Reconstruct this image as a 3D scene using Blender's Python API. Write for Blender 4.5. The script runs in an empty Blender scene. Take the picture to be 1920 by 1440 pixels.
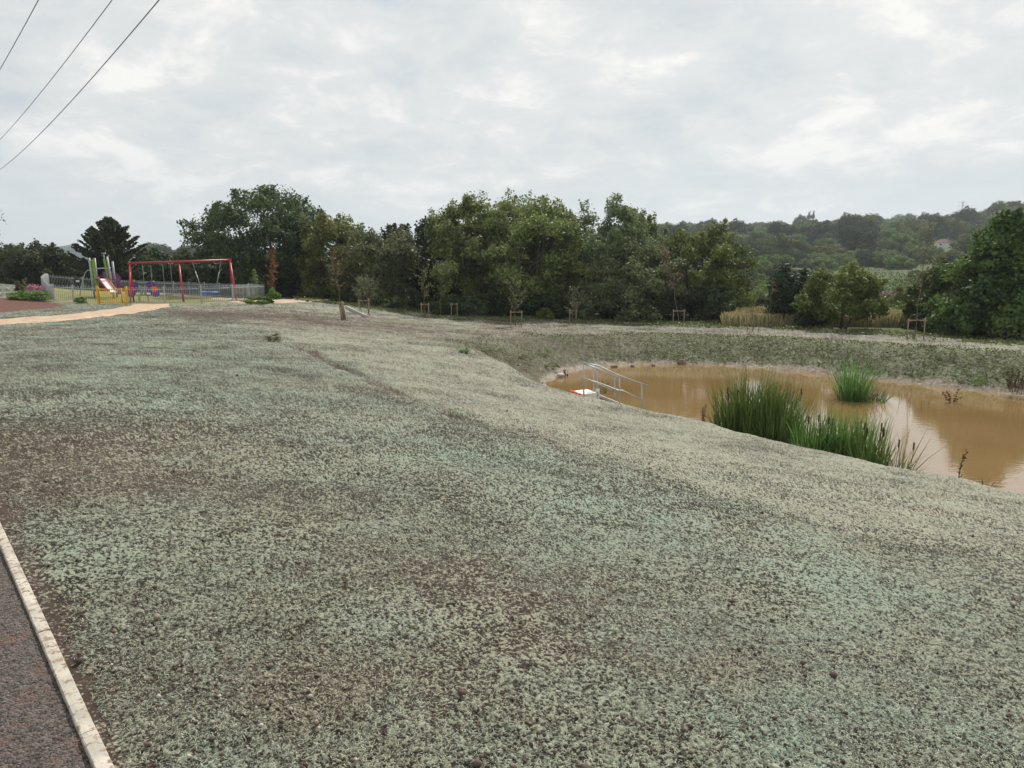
import bpy, math, random
import numpy as np
from mathutils import Vector, Matrix
R = math.radians
S = bpy.context.scene
COL = S.collection
rnd = random.Random(7)
NR = np.random.default_rng(11)

# ------------------------------------------------------------------ camera model
F = 1331.0; CZ = 1.6; HV = 495.0
TH = math.atan((720 - HV) / F); CT, ST = math.cos(TH), math.sin(TH)
def ray(u, v):
    a = (u - 960) / F; b = (v - 720) / F
    return a, CT - b * ST, -ST - b * CT
def pz(u, v, zrel):            # point on the ray at a height relative to the eye
    a, y, z = ray(u, v); t = zrel / z
    return (a * t, y * t, zrel + CZ)
def pY(u, v, Y):
    a, y, z = ray(u, v); t = Y / y
    return (a * t, Y, z * t + CZ)

# ------------------------------------------------------------------ noise
def _hash(ix, iy, seed):
    h = (ix.astype(np.int64) * 374761393 + iy.astype(np.int64) * 668265263 + seed * 974634777) & 0xffffffff
    h = ((h ^ (h >> 13)) * 1274126177) & 0xffffffff
    h = h ^ (h >> 16)
    return (h & 0xffffff) / float(0xffffff)
def vnoise(x, y, seed=0):
    x = np.asarray(x, float); y = np.asarray(y, float)
    ix = np.floor(x); iy = np.floor(y); fx = x - ix; fy = y - iy
    fx = fx * fx * (3 - 2 * fx); fy = fy * fy * (3 - 2 * fy)
    a = _hash(ix, iy, seed); b = _hash(ix + 1, iy, seed); c = _hash(ix, iy + 1, seed); d = _hash(ix + 1, iy + 1, seed)
    return (a * (1 - fx) + b * fx) * (1 - fy) + (c * (1 - fx) + d * fx) * fy * 1.0
def fbm(x, y, octv=3, seed=0):
    s = 0; am = .5; t = 0
    for k in range(octv):
        s = s + am * vnoise(x * 2 ** k + 17.3 * k, y * 2 ** k - 9.1 * k, seed + k); t += am; am *= .55
    return s / t
def sstep(a, b, x):
    t = np.clip((x - a) / (b - a), 0, 1); return t * t * (3 - 2 * t)

# ------------------------------------------------------------------ terrain
CP = []   # control points (u, v, zrel)
for u, v, z in [
    (0,1440,-1.6),(480,1440,-1.6),(960,1440,-1.62),(1440,1440,-1.68),(1920,1440,-1.8),
    (0,1150,-1.6),(0,950,-1.63),(0,800,-1.72),(0,700,-1.85),(0,645,-2.05),
    (500,1150,-1.66),(500,900,-1.82),(960,1150,-1.78),(960,1000,-1.97),(1440,1150,-2.0),(1700,1200,-2.0),
    (300,760,-1.9),(300,680,-2.05),(300,630,-2.28),(550,760,-2.12),(550,690,-2.28),(150,620,-2.3),(420,605,-2.42),
    (1920,1055,-2.5),(1650,1003,-2.48),(1400,945,-2.48),(1250,890,-2.45),(1000,822,-2.42),(830,768,-2.45),(700,712,-2.42),(600,665,-2.4),(500,625,-2.42),
    (1100,800,-3.0),(750,665,-2.92),(950,740,-3.0),(1500,900,-3.1),(1300,850,-3.0),(1800,970,-3.05),
    (870,655,-3.35),(1050,715,-3.6),(1100,745,-3.72),(1250,790,-3.66),(1500,852,-3.62),(1700,892,-3.55),(1920,932,-3.5),
    (900,632,-3.6),(1050,628,-3.85),(1160,626,-3.9),(1300,628,-3.92),(1500,636,-3.92),(1700,648,-3.85),(1920,660,-3.8),(2100,672,-3.8),
    (1160,608,-4.0),(1300,609,-4.02),(1400,610,-4.02),(1600,616,-4.0),(1800,630,-4.0),(1920,634,-4.0),(2100,650,-4.0),
    (960,604,-3.9),(800,595,-3.68),(690,588,-3.4),(640,600,-3.08),(700,620,-3.1),(600,563,-2.52),(560,568,-2.55),(640,576,-2.95),
    (520,566,-2.6),(430,571,-2.64),(340,572,-2.66),(245,571,-2.66),(137,568,-2.66),(60,575,-2.45),(0,585,-2.35),(0,605,-2.3)]:
    CP.append(pz(u, v, z))
for u, v, Y in [(0,529,64),(60,535,60),(-150,525,55),(200,548,66),(400,553,64),(500,560,58),(120,545,66)]:
    CP.append(pY(u, v, Y))
for az in (-60, -90, 60, 90, 130, -130, 180):
    for r, z in ((1.5, 0), (6, -.1), (25, -.6), (60, -1.2)):
        s = 1 if az > 0 else .4
        CP.append((r * math.sin(R(az)), r * math.cos(R(az)), z - (3.2 * s * min(1, r / 25) if 30 < az < 100 else 0)))
for k in range(8): CP.append((.6 * math.cos(k * .785), .6 * math.sin(k * .785), 0.))
CP = np.array(CP)
def feat(x, y):
    r = np.sqrt(x * x + y * y) + 1e-6
    th = np.arctan2(x, y)
    L = np.log(np.maximum(r, .5))
    return L * .9, th * 1.0
fx0, fy0 = feat(CP[:, 0], CP[:, 1])
def kern(d): return np.sqrt(d * d + .02)
D0 = kern(np.hypot(fx0[:, None] - fx0[None], fy0[:, None] - fy0[None]))
n0 = len(CP)
A = np.zeros((n0 + 3, n0 + 3)); A[:n0, :n0] = -D0 + np.eye(n0) * .012
Pm = np.stack([np.ones(n0), fx0, fy0], 1); A[:n0, n0:] = Pm; A[n0:, :n0] = Pm.T
W0 = np.linalg.solve(A, np.concatenate([CP[:, 2], np.zeros(3)]))
def rbf(x, y):
    fx, fy = feat(x, y)
    out = W0[n0] + W0[n0 + 1] * fx + W0[n0 + 2] * fy
    for k in range(n0):
        out = out - W0[k] * kern(np.hypot(fx - fx0[k], fy - fy0[k]))
    return out

ZW = CZ - 5.0      # water level
SH = [pz(u, v, -5.0)[:2] for u, v in [(1043,707),(1062,698),(1100,690),(1180,684.5),(1280,682.5),(1400,687),(1500,696),(1600,707),(1700,718),(1800,729),(1920,742),(2100,765)]]
SH += [(30, 17), (22, 9), (14.0, 8.6), (10.2, 11.3), (8.3, 14.0), (6.8, 16.5), (5.6, 18.6), (4.4, 20.0), (3.2, 21.1), (2.25, 22.6), (1.75, 25.2), (1.55, 28.0), (1.5, 30.0)]
SH = np.array(SH)
def poly_sd(poly, x, y):
    d = np.full(np.shape(x), 1e9); ins = np.zeros(np.shape(x), bool)
    n = len(poly)
    for i in range(n):
        ax, ay = poly[i]; bx, by = poly[(i + 1) % n]
        ex, ey = bx - ax, by - ay
        t = np.clip(((x - ax) * ex + (y - ay) * ey) / (ex * ex + ey * ey), 0, 1)
        d = np.minimum(d, np.hypot(x - ax - t * ex, y - ay - t * ey))
        c = ((ay > y) != (by > y)) & (x < ex * (y - ay) / (ey if abs(ey) > 1e-9 else 1e-9) + ax)
        ins ^= c
    return np.where(ins, -d, d)
def far_h(x, y):
    r = np.hypot(x, y); a = x / np.maximum(np.abs(y), 1.)
    az = np.arctan2(x, y)
    am = .22 + .78 * sstep(-.25, .25, az)
    am = am + .28 * sstep(.50, .66, az)
    am = np.where(np.abs(az) > 1.2, .3, am)
    prof = np.interp(r, [0, 90, 130, 220, 270, 330, 450, 600, 720, 900, 1500, 4000], [-4.6, -5.2, -5.0, -2.8, 0.0, 5.5, 12.5, 21, 27, 24, 15, 8])
    pr = np.where(prof > -2.8, -2.8 + (prof + 2.8) * am, prof)
    return pr + CZ + 1.6 * (fbm(x / 60, y / 60, 3, 5) - .5) * sstep(200, 350, r)
# edging line beside the tarmac
K0 = np.array(pz(214, 1440, -1.6)[:2]); K1 = np.array(pz(0, 981, -1.63)[:2])
KD = (K1 - K0) / np.linalg.norm(K1 - K0); KN = np.array([-KD[1], KD[0]])
if KN[0] > 0: KN = -KN        # towards the tarmac
def Hbase(x, y):
    x = np.asarray(x, float); y = np.asarray(y, float)
    r = np.hypot(x, y)
    b = rbf(np.where(r > 130, x * 130 / np.maximum(r, 1), x), np.where(r > 130, y * 130 / np.maximum(r, 1), y))
    az = np.arctan2(x, y)
    st = 62 + 14 * sstep(-.2, -.4, az)
    t = sstep(0, 1, (r - st) / 40)
    b = b * (1 - t) + far_h(x, y) * t
    return b
def Hgt(x, y):
    x = np.asarray(x, float); y = np.asarray(y, float)
    b = Hbase(x, y)
    d = poly_sd(SH, x, y)
    d = d + (fbm(x * 1.3, y * 1.3, 2, 9) - .5) * .35
    near = sstep(3.0, -3.0, (y - 24) + (x - 5) * .55)
    s = .42 + .38 * near
    bank = ZW + np.where(d > 0, s * d, .5 * d)
    bank = np.maximum(bank, ZW - 1.4)
    k = .22
    h = np.clip(.5 + .5 * (bank - b) / k, 0, 1)
    z = bank * (1 - h) + b * h - k * h * (1 - h)
    z = np.where(d > 12, b, z)
    # ground lowered under the tarmac
    q = (x - K0[0]) * KN[0] + (y - K0[1]) * KN[1]
    z = z - .10 * sstep(.0, .03, q) * sstep(2.6, 2.3, q) * (np.hypot(x, y) < 25)
    return z
def H1(x, y): return float(Hgt(np.array([x]), np.array([y]))[0])
_Y = np.concatenate([np.arange(1.2, 12, .05), np.arange(12, 80, .15)])
def gnd(u, v, lift=0.):       # where the ray first meets the ground
    a, y, z = ray(u, v); t = _Y / y
    zz = z * t + CZ; g = Hgt(a * t, _Y)
    k = np.argmax(zz < g)
    if zz[k] >= g[k]: k = len(_Y) - 1
    return Vector((a * t[k], _Y[k], g[k] + lift))
def at(u, Y, v=600):
    x = pY(u, v, Y)[0]
    return Vector((x, Y, H1(x, Y)))
def top_h(u, v, Y, zb): return pY(u, v, Y)[2] - zb

# ------------------------------------------------------------------ object helpers
def tag(o, label=None, cat=None, group=None, kind=None):
    if label: o['label'] = label
    if cat: o['category'] = cat
    if group: o['group'] = group
    if kind: o['kind'] = kind
    return o
def empty(name, loc, label, cat, group=None, rz=0):
    o = bpy.data.objects.new(name, None); COL.objects.link(o)
    o.location = loc; o.rotation_euler = (0, 0, rz); o.empty_display_size = .2
    return tag(o, label, cat, group)
def mesh_np(name, V, Fc, mat=None, smooth=False):
    me = bpy.data.meshes.new(name)
    V = np.asarray(V, np.float32); Fc = np.asarray(Fc, np.int32)
    me.vertices.add(len(V)); me.vertices.foreach_set('co', V.ravel())
    k = Fc.shape[1]
    me.loops.add(Fc.size); me.loops.foreach_set('vertex_index', Fc.ravel())
    me.polygons.add(len(Fc)); me.polygons.foreach_set('loop_start', np.arange(0, Fc.size, k, dtype=np.int32))
    me.polygons.foreach_set('loop_total', np.full(len(Fc), k, np.int32))
    if smooth: me.polygons.foreach_set('use_smooth', np.ones(len(Fc), bool))
    me.update(calc_edges=True)
    if mat: me.materials.append(mat)
    return me
def link(name, me, parent=None, loc=None):
    o = bpy.data.objects.new(name, me); COL.objects.link(o)
    if parent: o.parent = parent
    if loc is not None: o.location = loc
    return o
def fattr(me, name, arr, dom='POINT'):
    a = me.attributes.new(name, 'FLOAT', dom); a.data.foreach_set('value', np.asarray(arr, np.float32))
def cattr(me, name, arr):
    a = me.attributes.new(name, 'FLOAT_COLOR', 'POINT'); a.data.foreach_set('color', np.asarray(arr, np.float32).ravel())

class MB:
    """collects solids and links them as one mesh"""
    def __init__(s): s.v = []; s.f = []; s.sm = []
    def add(s, v, f, sm=False):
        n = len(s.v); s.v += [tuple(p) for p in v]; s.f += [tuple(i + n for i in q) for q in f]; s.sm += [sm] * len(f)
    def box(s, c, d, rot=None, taper=1., bev=0.0):
        hx, hy, hz = d[0] / 2, d[1] / 2, d[2] / 2
        M = rot if rot is not None else Matrix.Identity(3)
        b = min(bev, hx * .8, hy * .8)
        pts = []
        for z, k in ((-hz, 1.), (hz, taper)):
            if b > 0: ring = [(hx - b, -hy), (hx, -hy + b), (hx, hy - b), (hx - b, hy), (-hx + b, hy), (-hx, hy - b), (-hx, -hy + b), (-hx + b, -hy)]
            else: ring = [(hx, -hy), (hx, hy), (-hx, hy), (-hx, -hy)]
            pts += [Vector(c) + M @ Vector((x * k, y * k, z)) for x, y in ring]
        n = len(pts) // 2
        s.add(pts, [tuple(range(n - 1, -1, -1)), tuple(range(n, 2 * n))] + [(i, (i + 1) % n, n + (i + 1) % n, n + i) for i in range(n)])
    def tube(s, pts, rad, n=8, cap=True):
        pts = [Vector(p) for p in pts]
        if not hasattr(rad, '__len__'): rad = [rad] * len(pts)
        V = []; ref = None
        for i, p in enumerate(pts):
            d = (pts[min(i + 1, len(pts) - 1)] - pts[max(i - 1, 0)])
            d = d.normalized() if d.length > 1e-9 else Vector((0, 0, 1))
            if ref is None: ref = d.orthogonal().normalized()
            a = (ref - d * ref.dot(d)); a = a.normalized() if a.length > 1e-6 else d.orthogonal().normalized(); ref = a
            b = d.cross(a)
            for k in range(n):
                t = 2 * math.pi * k / n
                V.append(p + (a * math.cos(t) + b * math.sin(t)) * rad[i])
        Fc = []
        for i in range(len(pts) - 1):
            for k in range(n):
                Fc.append((i * n + k, i * n + (k + 1) % n, (i + 1) * n + (k + 1) % n, (i + 1) * n + k))
        if cap:
            Fc.append(tuple(range(n - 1, -1, -1))); m = (len(pts) - 1) * n; Fc.append(tuple(range(m, m + n)))
        s.add(V, Fc, True)
    def prism(s, outline, th, M=None):      # outline in xz, thickness in y
        n = len(outline); M = M or Matrix.Identity(4)
        V = [M @ Vector((x, -th / 2, z)) for x, z in outline] + [M @ Vector((x, th / 2, z)) for x, z in outline]
        s.add(V, [tuple(range(n)), tuple(range(2 * n - 1, n - 1, -1))] + [(i + n, (i + 1) % n + n, (i + 1) % n, i) for i in range(n)])
    def build(s, name, mat, parent=None, loc=None):
        me = bpy.data.meshes.new(name); me.from_pydata(s.v, [], s.f); me.materials.append(mat)
        me.polygons.foreach_set('use_smooth', s.sm); me.update()
        return link(name, me, parent, loc)
def disc(cx, cz, r, n=20, rx=1., ph=0): return [(cx + r * rx * math.cos(2 * math.pi * k / n + ph), cz + r * math.sin(2 * math.pi * k / n + ph)) for k in range(n)]

# ------------------------------------------------------------------ materials
def newmat(name):
    m = bpy.data.materials.new(name); m.use_nodes = True
    nt = m.node_tree; b = nt.nodes['Principled BSDF']
    return m, nt, b
def N(nt, t, **k):
    n = nt.nodes.new(t)
    for a, v in k.items():
        if a == 'op': n.operation = v
        elif a == 'dt': n.data_type = v
        else: n.inputs[a].default_value = v
    return n
def L(nt, a, b): nt.links.new(a, b)
def ramp(nt, fac, stops):
    r = nt.nodes.new('ShaderNodeValToRGB'); L(nt, fac, r.inputs[0])
    e = r.color_ramp.elements
    while len(e) < len(stops): e.new(.5)
    for i, (p, c) in enumerate(stops):
        e[i].position = p; e[i].color = (c, c, c, 1) if not hasattr(c, '__len__') else (*c, 1)
    return r.outputs[0]
def mix(nt, fac, a, b, mode='MIX'):
    n = nt.nodes.new('ShaderNodeMix'); n.data_type = 'RGBA'; n.blend_type = mode
    for s, val in ((0, fac), (6, a), (7, b)):
        if hasattr(val, 'is_linked') or hasattr(val, 'links'): L(nt, val, n.inputs[s])
        elif hasattr(val, '__len__'): n.inputs[s].default_value = (*val, 1)
        else: n.inputs[s].default_value = val
    return n.outputs[2]
def math_(nt, op, a, b=None, clamp=False):
    n = nt.nodes.new('ShaderNodeMath'); n.operation = op; n.use_clamp = clamp
    for i, v in enumerate((a, b)):
        if v is None: continue
        if hasattr(v, 'links'): L(nt, v, n.inputs[i])
        else: n.inputs[i].default_value = v
    return n.outputs[0]
def noise(nt, vec, scale, detail=3, rough=.55, dist=0.):
    n = nt.nodes.new('ShaderNodeTexNoise'); n.inputs['Scale'].default_value = scale; n.inputs['Detail'].default_value = detail
    n.inputs['Roughness'].default_value = rough; n.inputs['Distortion'].default_value = dist
    if vec is not None: L(nt, vec, n.inputs['Vector'])
    return n.outputs['Fac']
def coords(nt, kind='Object'): return nt.nodes.new('ShaderNodeTexCoord').outputs[kind]

def paint(name, col, rough=.45, metal=0., var=.12, sc=6., wear=None, wt=.58):
    m, nt, b = newmat(name); c = coords(nt)
    f = noise(nt, c, sc, 4, .6)
    dark = tuple(x * (1 - 2.2 * var) for x in col); lite = tuple(min(1, x * (1 + var)) for x in col)
    cc = ramp(nt, f, [(.3, dark), (.65, lite)])
    if wear:
        f2 = noise(nt, c, sc * 4, 5, .7); cc = mix(nt, ramp(nt, f2, [(wt, 0), (wt + .10, 1)]), cc, wear)
    L(nt, cc, b.inputs['Base Color']); b.inputs['Roughness'].default_value = rough; b.inputs['Metallic'].default_value = metal
    bp = N(nt, 'ShaderNodeBump', Strength=.15, Distance=.01); L(nt, f, bp.inputs['Height']); L(nt, bp.outputs[0], b.inputs['Normal'])
    return m
def foliage(name, dark, light, trans=.33, rough=.62, spec=.35):
    m, nt, b = newmat(name)
    at_ = nt.nodes.new('ShaderNodeAttribute'); at_.attribute_name = 'tint'
    oi = nt.nodes.new('ShaderNodeObjectInfo')
    cc = mix(nt, at_.outputs['Fac'], dark, light)
    hs = nt.nodes.new('ShaderNodeHueSaturation'); L(nt, cc, hs.inputs['Color'])
    L(nt, math_(nt, 'ADD', math_(nt, 'MULTIPLY', oi.outputs['Random'], .05), .475), hs.inputs['Hue'])
    L(nt, math_(nt, 'ADD', math_(nt, 'MULTIPLY', oi.outputs['Random'], .5), .75), hs.inputs['Value'])
    L(nt, hs.outputs[0], b.inputs['Base Color']); b.inputs['Roughness'].default_value = rough
    b.inputs['Specular IOR Level'].default_value = spec
    tr = nt.nodes.new('ShaderNodeBsdfTranslucent'); L(nt, hs.outputs[0], tr.inputs[0])
    ms = nt.nodes.new('ShaderNodeMixShader'); ms.inputs[0].default_value = trans
    L(nt, b.outputs[0], ms.inputs[1]); L(nt, tr.outputs[0], ms.inputs[2]); L(nt, ms.outputs[0], nt.nodes['Material Output'].inputs[0])
    return m
M = {}
M['bark'] = paint('bark', (.055, .046, .035), .9, var=.25, sc=3)
M['bark_pale'] = paint('bark_pale', (.17, .16, .13), .9, var=.2, sc=3)
M['twig'] = paint('twig', (.16, .12, .08), .9, var=.2, sc=10)
M['stake'] = paint('stake_timber', (.30, .22, .13), .8, var=.15, sc=5)
M['strap'] = paint('strap_rubber', (.03, .03, .03), .7)
M['galv'] = paint('galvanised_steel', (.42, .45, .47), .45, .55, .1, 8)
M['fencegrey'] = paint('fence_grey', (.42, .46, .50), .5, .2, .1, 8)
M['red'] = paint('red_paint', (.42, .03, .045), .4, 0, .1, 3)
M['slidered'] = paint('slide_red', (.55, .07, .03), .4)
M['yellow'] = paint('yellow_paint', (.72, .40, .015), .4, 0, .1, 3)
M['lime'] = paint('lime_board', (.20, .34, .03), .5)
M['tgrey'] = paint('tower_grey', (.30, .32, .31), .5, 0.1)
M['purple'] = paint('purple_panel', (.10, .045, .26), .45)
M['magenta'] = paint('magenta_panel', (.22, .05, .22), .45)
M['orange'] = paint('orange_panel', (.85, .13, .03), .45)
M['sage'] = paint('sage_panel', (.22, .30, .24), .5)
M['blue'] = paint('blue_rope', (.02, .16, .50), .5)
M['black'] = paint('black_plastic', (.015, .015, .016), .5)
M['white'] = paint('white_board', (.75, .76, .74), .5, var=.04)
M['steelsheet'] = paint('slide_steel', (.85, .86, .86), .3, .2, .03)
M['concrete'] = paint('concrete', (.50, .48, .43), .85, 0, .14, 7, wear=(.25, .22, .18))
M['concrete_dark'] = paint('concrete_dark', (.20, .21, .21), .85, 0, .14, 7)
M['pipe'] = paint('orange_pipe', (.50, .07, .03), .5, var=.15)
M['stone'] = paint('stone', (.22, .15, .11), .9, var=.25)
M['wire'] = paint('wire', (.06, .06, .065), .6)
M['render'] = paint('house_render', (.72, .70, .66), .8, var=.06, sc=.3)
M['brick'] = paint('house_brick', (.33, .20, .15), .85, var=.1, sc=.5)
M['tile'] = paint('roof_tile', (.13, .075, .06), .8, var=.15, sc=.5)
M['glass'] = paint('window_glass', (.05, .06, .07), .15)
M['clad'] = paint('warehouse_cladding', (.40, .45, .50), .6, var=.06, sc=.05)
M['rubber'] = paint('rubber_seat', (.05, .05, .055), .7)

F_DARK = foliage('leaf_dark', (.024, .040, .012), (.100, .130, .042))
F_OLIVE = foliage('leaf_olive', (.060, .080, .020), (.275, .295, .090))
F_GREY = foliage('leaf_grey', (.055, .078, .030), (.225, .260, .115))
F_BRIGHT = foliage('leaf_bright', (.050, .090, .016), (.250, .310, .072))
F_LUSH = foliage('leaf_lush', (.020, .046, .010), (.135, .190, .042))
F_LAYER = foliage('leaf_layered', (.018, .034, .012), (.110, .145, .052))
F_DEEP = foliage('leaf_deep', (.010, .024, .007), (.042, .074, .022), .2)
F_BROWN = foliage('leaf_brown', (.12, .030, .015), (.30, .085, .045), .3)
F_RUST = foliage('leaf_rust', (.08, .045, .03), (.24, .13, .08), .3)
F_YEL = foliage('leaf_yellow', (.10, .09, .03), (.26, .20, .06), .3)
F_HILL = foliage('leaf_hill', (.036, .072, .017), (.170, .230, .062), .1, .9, .08)
F_SCRUB = foliage('leaf_scrub', (.022, .040, .011), (.080, .110, .032), .1, .9, .05)
F_HILL2 = foliage('leaf_hill_pale', (.055, .080, .020), (.190, .220, .065), .1, .9, .08)
F_HILL3 = foliage('leaf_hill_dark', (.016, .034, .015), (.060, .092, .038), .05, .9, .05)
F_REED = foliage('reed_leaf', (.030, .082, .014), (.165, .275, .065), .38, .5)
F_DRYREED = foliage('dry_stem', (.14, .10, .05), (.30, .22, .12), .2)
F_DOCK = foliage('dock_stem', (.05, .028, .024), (.13, .07, .055), .1)
F_GOLD = foliage('golden_grass', (.13, .14, .05), (.50, .37, .23), .2)
F_WEED = foliage('weed', (.06, .105, .022), (.235, .31, .085), .25)
F_PINK = foliage('pink_flower', (.30, .10, .20), (.50, .24, .32), .2)
F_MAUVE = foliage('mauve_flower', (.15, .085, .10), (.30, .17, .20), .2)
F_LIME = foliage('shrub_bright', (.06, .13, .02), (.20, .33, .06), .25)

# ---- ground material
def ground_mat():
    m, nt, b = newmat('seeded_ground'); c = coords(nt)
    r1 = nt.nodes.new('ShaderNodeVertexColor'); r1.layer_name = 'reg'
    r2 = nt.nodes.new('ShaderNodeVertexColor'); r2.layer_name = 'reg2'
    s1 = nt.nodes.new('ShaderNodeSeparateColor'); L(nt, r1.outputs[0], s1.inputs[0])
    s2 = nt.nodes.new('ShaderNodeSeparateColor'); L(nt, r2.outputs[0], s2.inputs[0])
    lower, bank, red = s1.outputs; grass = r1.outputs['Alpha']
    field, mud, brown = s2.outputs
    cav = nt.nodes.new('ShaderNodeAttribute'); cav.attribute_name = 'cav'; cav = cav.outputs['Fac']
    # fibre pattern : distorted stretched noise gives strands
    nf = noise(nt, c, 115, 3, .66, .5)
    nf2 = noise(nt, c, 330, 2, .7, .6)
    nm = noise(nt, c, 40, 4, .75, .3)
    nl = noise(nt, c, 5.5, 6, .75, .3)
    big = noise(nt, c, .55, 4, .6)
    big2 = noise(nt, c, 1.7, 4, .6, .5)
    big3 = noise(nt, c, .23, 3, .6)
    h = math_(nt, 'ADD', math_(nt, 'MULTIPLY', nf, .45), math_(nt, 'MULTIPLY', cav, .35))
    h = math_(nt, 'ADD', h, math_(nt, 'MULTIPLY', nm, .20))
    cov = math_(nt, 'ADD', math_(nt, 'MULTIPLY', math_(nt, 'SUBTRACT', big, .5), .16), math_(nt, 'MULTIPLY', math_(nt, 'SUBTRACT', big2, .5), .08))
    cov = math_(nt, 'ADD', cov, math_(nt, 'MULTIPLY', math_(nt, 'SUBTRACT', nl, .5), .14))
    cov = math_(nt, 'ADD', cov, math_(nt, 'MULTIPLY', lower, .02))
    cov = math_(nt, 'SUBTRACT', cov, math_(nt, 'MULTIPLY', brown, .045))
    hc = math_(nt, 'ADD', h, cov)
    fac = ramp(nt, hc, [(.462, 0), (.50, .40), (.55, .90), (.61, 1)])
    soil = ramp(nt, big2, [(.35, (.013, .011, .008)), (.65, (.030, .020, .015))])  # bare soil in the pits, darkened to include their self-shadow
    soil = mix(nt, math_(nt, 'MULTIPLY', brown, .8), soil, (.050, .033, .025))
    teal = (.180, .262, .208); pale = (.262, .268, .208); grn = (.215, .230, .172)
    tint = ramp(nt, math_(nt, 'ADD', math_(nt, 'MULTIPLY', big3, .55), math_(nt, 'MULTIPLY', big2, .45)), [(.42, 0), (.62, 1)])
    fcol = mix(nt, tint, grn, teal)
    fcol = mix(nt, math_(nt, 'MULTIPLY', lower, .9), fcol, pale)
    fcol = mix(nt, math_(nt, 'MULTIPLY', brown, .55), fcol, (.245, .192, .150))
    fcol = mix(nt, math_(nt, 'MULTIPLY', ramp(nt, nf2, [(.50, 0), (.62, 1)]), .5), fcol, (.47, .48, .38))
    fcol = mix(nt, math_(nt, 'MULTIPLY', ramp(nt, nf2, [(.36, 1), (.46, 0)]), .55), fcol, (.13, .13, .09))
    pk = ramp(nt, noise(nt, c, .9, 4, .65), [(.50, 0), (.68, .6)])
    fcol = mix(nt, math_(nt, 'MULTIPLY', pk, lower), fcol, (.265, .225, .182))
    yel = ramp(nt, noise(nt, c, 2.6, 3, .6), [(.58, 0), (.75, .5)])
    fcol = mix(nt, math_(nt, 'MULTIPLY', yel, lower), fcol, (.31, .30, .15))
    fcol = mix(nt, math_(nt, 'MULTIPLY', ramp(nt, noise(nt, c, 70, 3, .7), [(.50, 0), (.62, 1)]), .35), fcol, (.36, .33, .19))
    col = mix(nt, fac, soil, fcol)
    # weedy bank
    bn = noise(nt, c, 5.5, 5, .7, .8)
    bcol = ramp(nt, bn, [(.38, (.020, .018, .010)), (.46, (.070, .080, .034)), (.55, (.135, .142, .080)), (.70, (.27, .27, .21))])
    col = mix(nt, math_(nt, 'MULTIPLY', bank, ramp(nt, noise(nt, c, 1.1, 4, .7), [(.30, .55), (.60, 1)])), col, bcol)
    mcol = ramp(nt, bn, [(.35, (.16, .12, .09)), (.65, (.36, .32, .26))])
    col = mix(nt, mud, col, mcol)
    rcol = ramp(nt, nm, [(.3, (.075, .032, .024)), (.7, (.155, .070, .052))])
    col = mix(nt, red, col, rcol)
    gn = noise(nt, c, 1.0, 5, .7)
    gcol = ramp(nt, gn, [(.3, (.10, .12, .035)), (.5, (.19, .185, .065)), (.7, (.27, .235, .11))])
    col = mix(nt, grass, col, gcol)
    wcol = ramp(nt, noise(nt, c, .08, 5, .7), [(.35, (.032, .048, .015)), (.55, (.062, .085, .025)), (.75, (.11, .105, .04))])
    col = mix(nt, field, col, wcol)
    col = mix(nt, r2.outputs['Alpha'], col, ramp(nt, gn, [(.3, (.022, .020, .013)), (.7, (.055, .050, .028))]))  # leaf litter under the belt, darkened to paint in the understorey shade
    L(nt, col, b.inputs['Base Color']); b.inputs['Roughness'].default_value = .92; b.inputs['Specular IOR Level'].default_value = .2
    bp = N(nt, 'ShaderNodeBump', Strength=1.0, Distance=.008); L(nt, h, bp.inputs['Height'])
    bp2 = N(nt, 'ShaderNodeBump', Strength=.8, Distance=.12); L(nt, math_(nt, 'MULTIPLY', bn, bank), bp2.inputs['Height'])
    L(nt, bp.outputs[0], bp2.inputs['Normal']); L(nt, bp2.outputs[0], b.inputs['Normal'])
    return m

# ------------------------------------------------------------------ ground sheet
rs = [.05, .25, .5, .75, 1.0, 1.2, 1.35]
r = 1.4
while r < 5200:
    rs.append(r)
    cap = .012 * r if r < 75 else .03 * r
    r += min(max(r * r / 1500., .0042), cap)
rs = np.array(rs)
az = np.concatenate([np.arange(-180, -80, 3.), np.arange(-80, -41, .16), np.arange(-41, 41.001, .066), np.arange(41.2, 80, .16), np.arange(81, 179, 3.)])
az = np.radians(az)
AZ, RR = np.meshgrid(az, rs)
X = RR * np.sin(AZ); Y = RR * np.cos(AZ)
nr_, nc_ = X.shape
zf = np.empty(X.shape)
for i in range(0, nr_, 60): zf[i:i + 60] = Hgt(X[i:i + 60], Y[i:i + 60])
CRE = [(360,577),(430,590),(500,625),(600,665),(700,712),(830,768),(1000,822),(1250,890),(1400,945),(1650,1003),(1920,1058),(2300,1140)]
CREp = np.array([(gnd(u, v).x, gnd(u, v).y) for u, v in CRE])
cf = np.stack(feat(CREp[:, 0], CREp[:, 1]), 1)
def crease_d(x, y):
    fx, fy = feat(x, y)
    best = np.full(np.shape(x), 1e9); sg = np.zeros(np.shape(x))
    for i in range(len(cf) - 1):
        ax, ay = cf[i]; bx, by = cf[i + 1]; ex, ey = bx - ax, by - ay
        t = np.clip(((fx - ax) * ex + (fy - ay) * ey) / (ex * ex + ey * ey), 0, 1)
        d = np.hypot(fx - ax - t * ex, fy - ay - t * ey)
        s = np.sign(ex * (fy - ay) - ey * (fx - ax))
        u = d < best; best = np.where(u, d, best); sg = np.where(u, s, sg)
    return best * sg
cd = crease_d(X, Y)
pt = gnd(1300, 870); sgn = np.sign(crease_d(np.array([pt.x]), np.array([pt.y]))[0]); cd = cd * sgn
wob = (fbm(X * .9, Y * .9, 3, 21) - .5) * .12
lower = sstep(-.03, .03, cd + wob) * (RR < 58)
sd = np.full(X.shape, 99.)
rows = (rs > 6) & (rs < 70)
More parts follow.
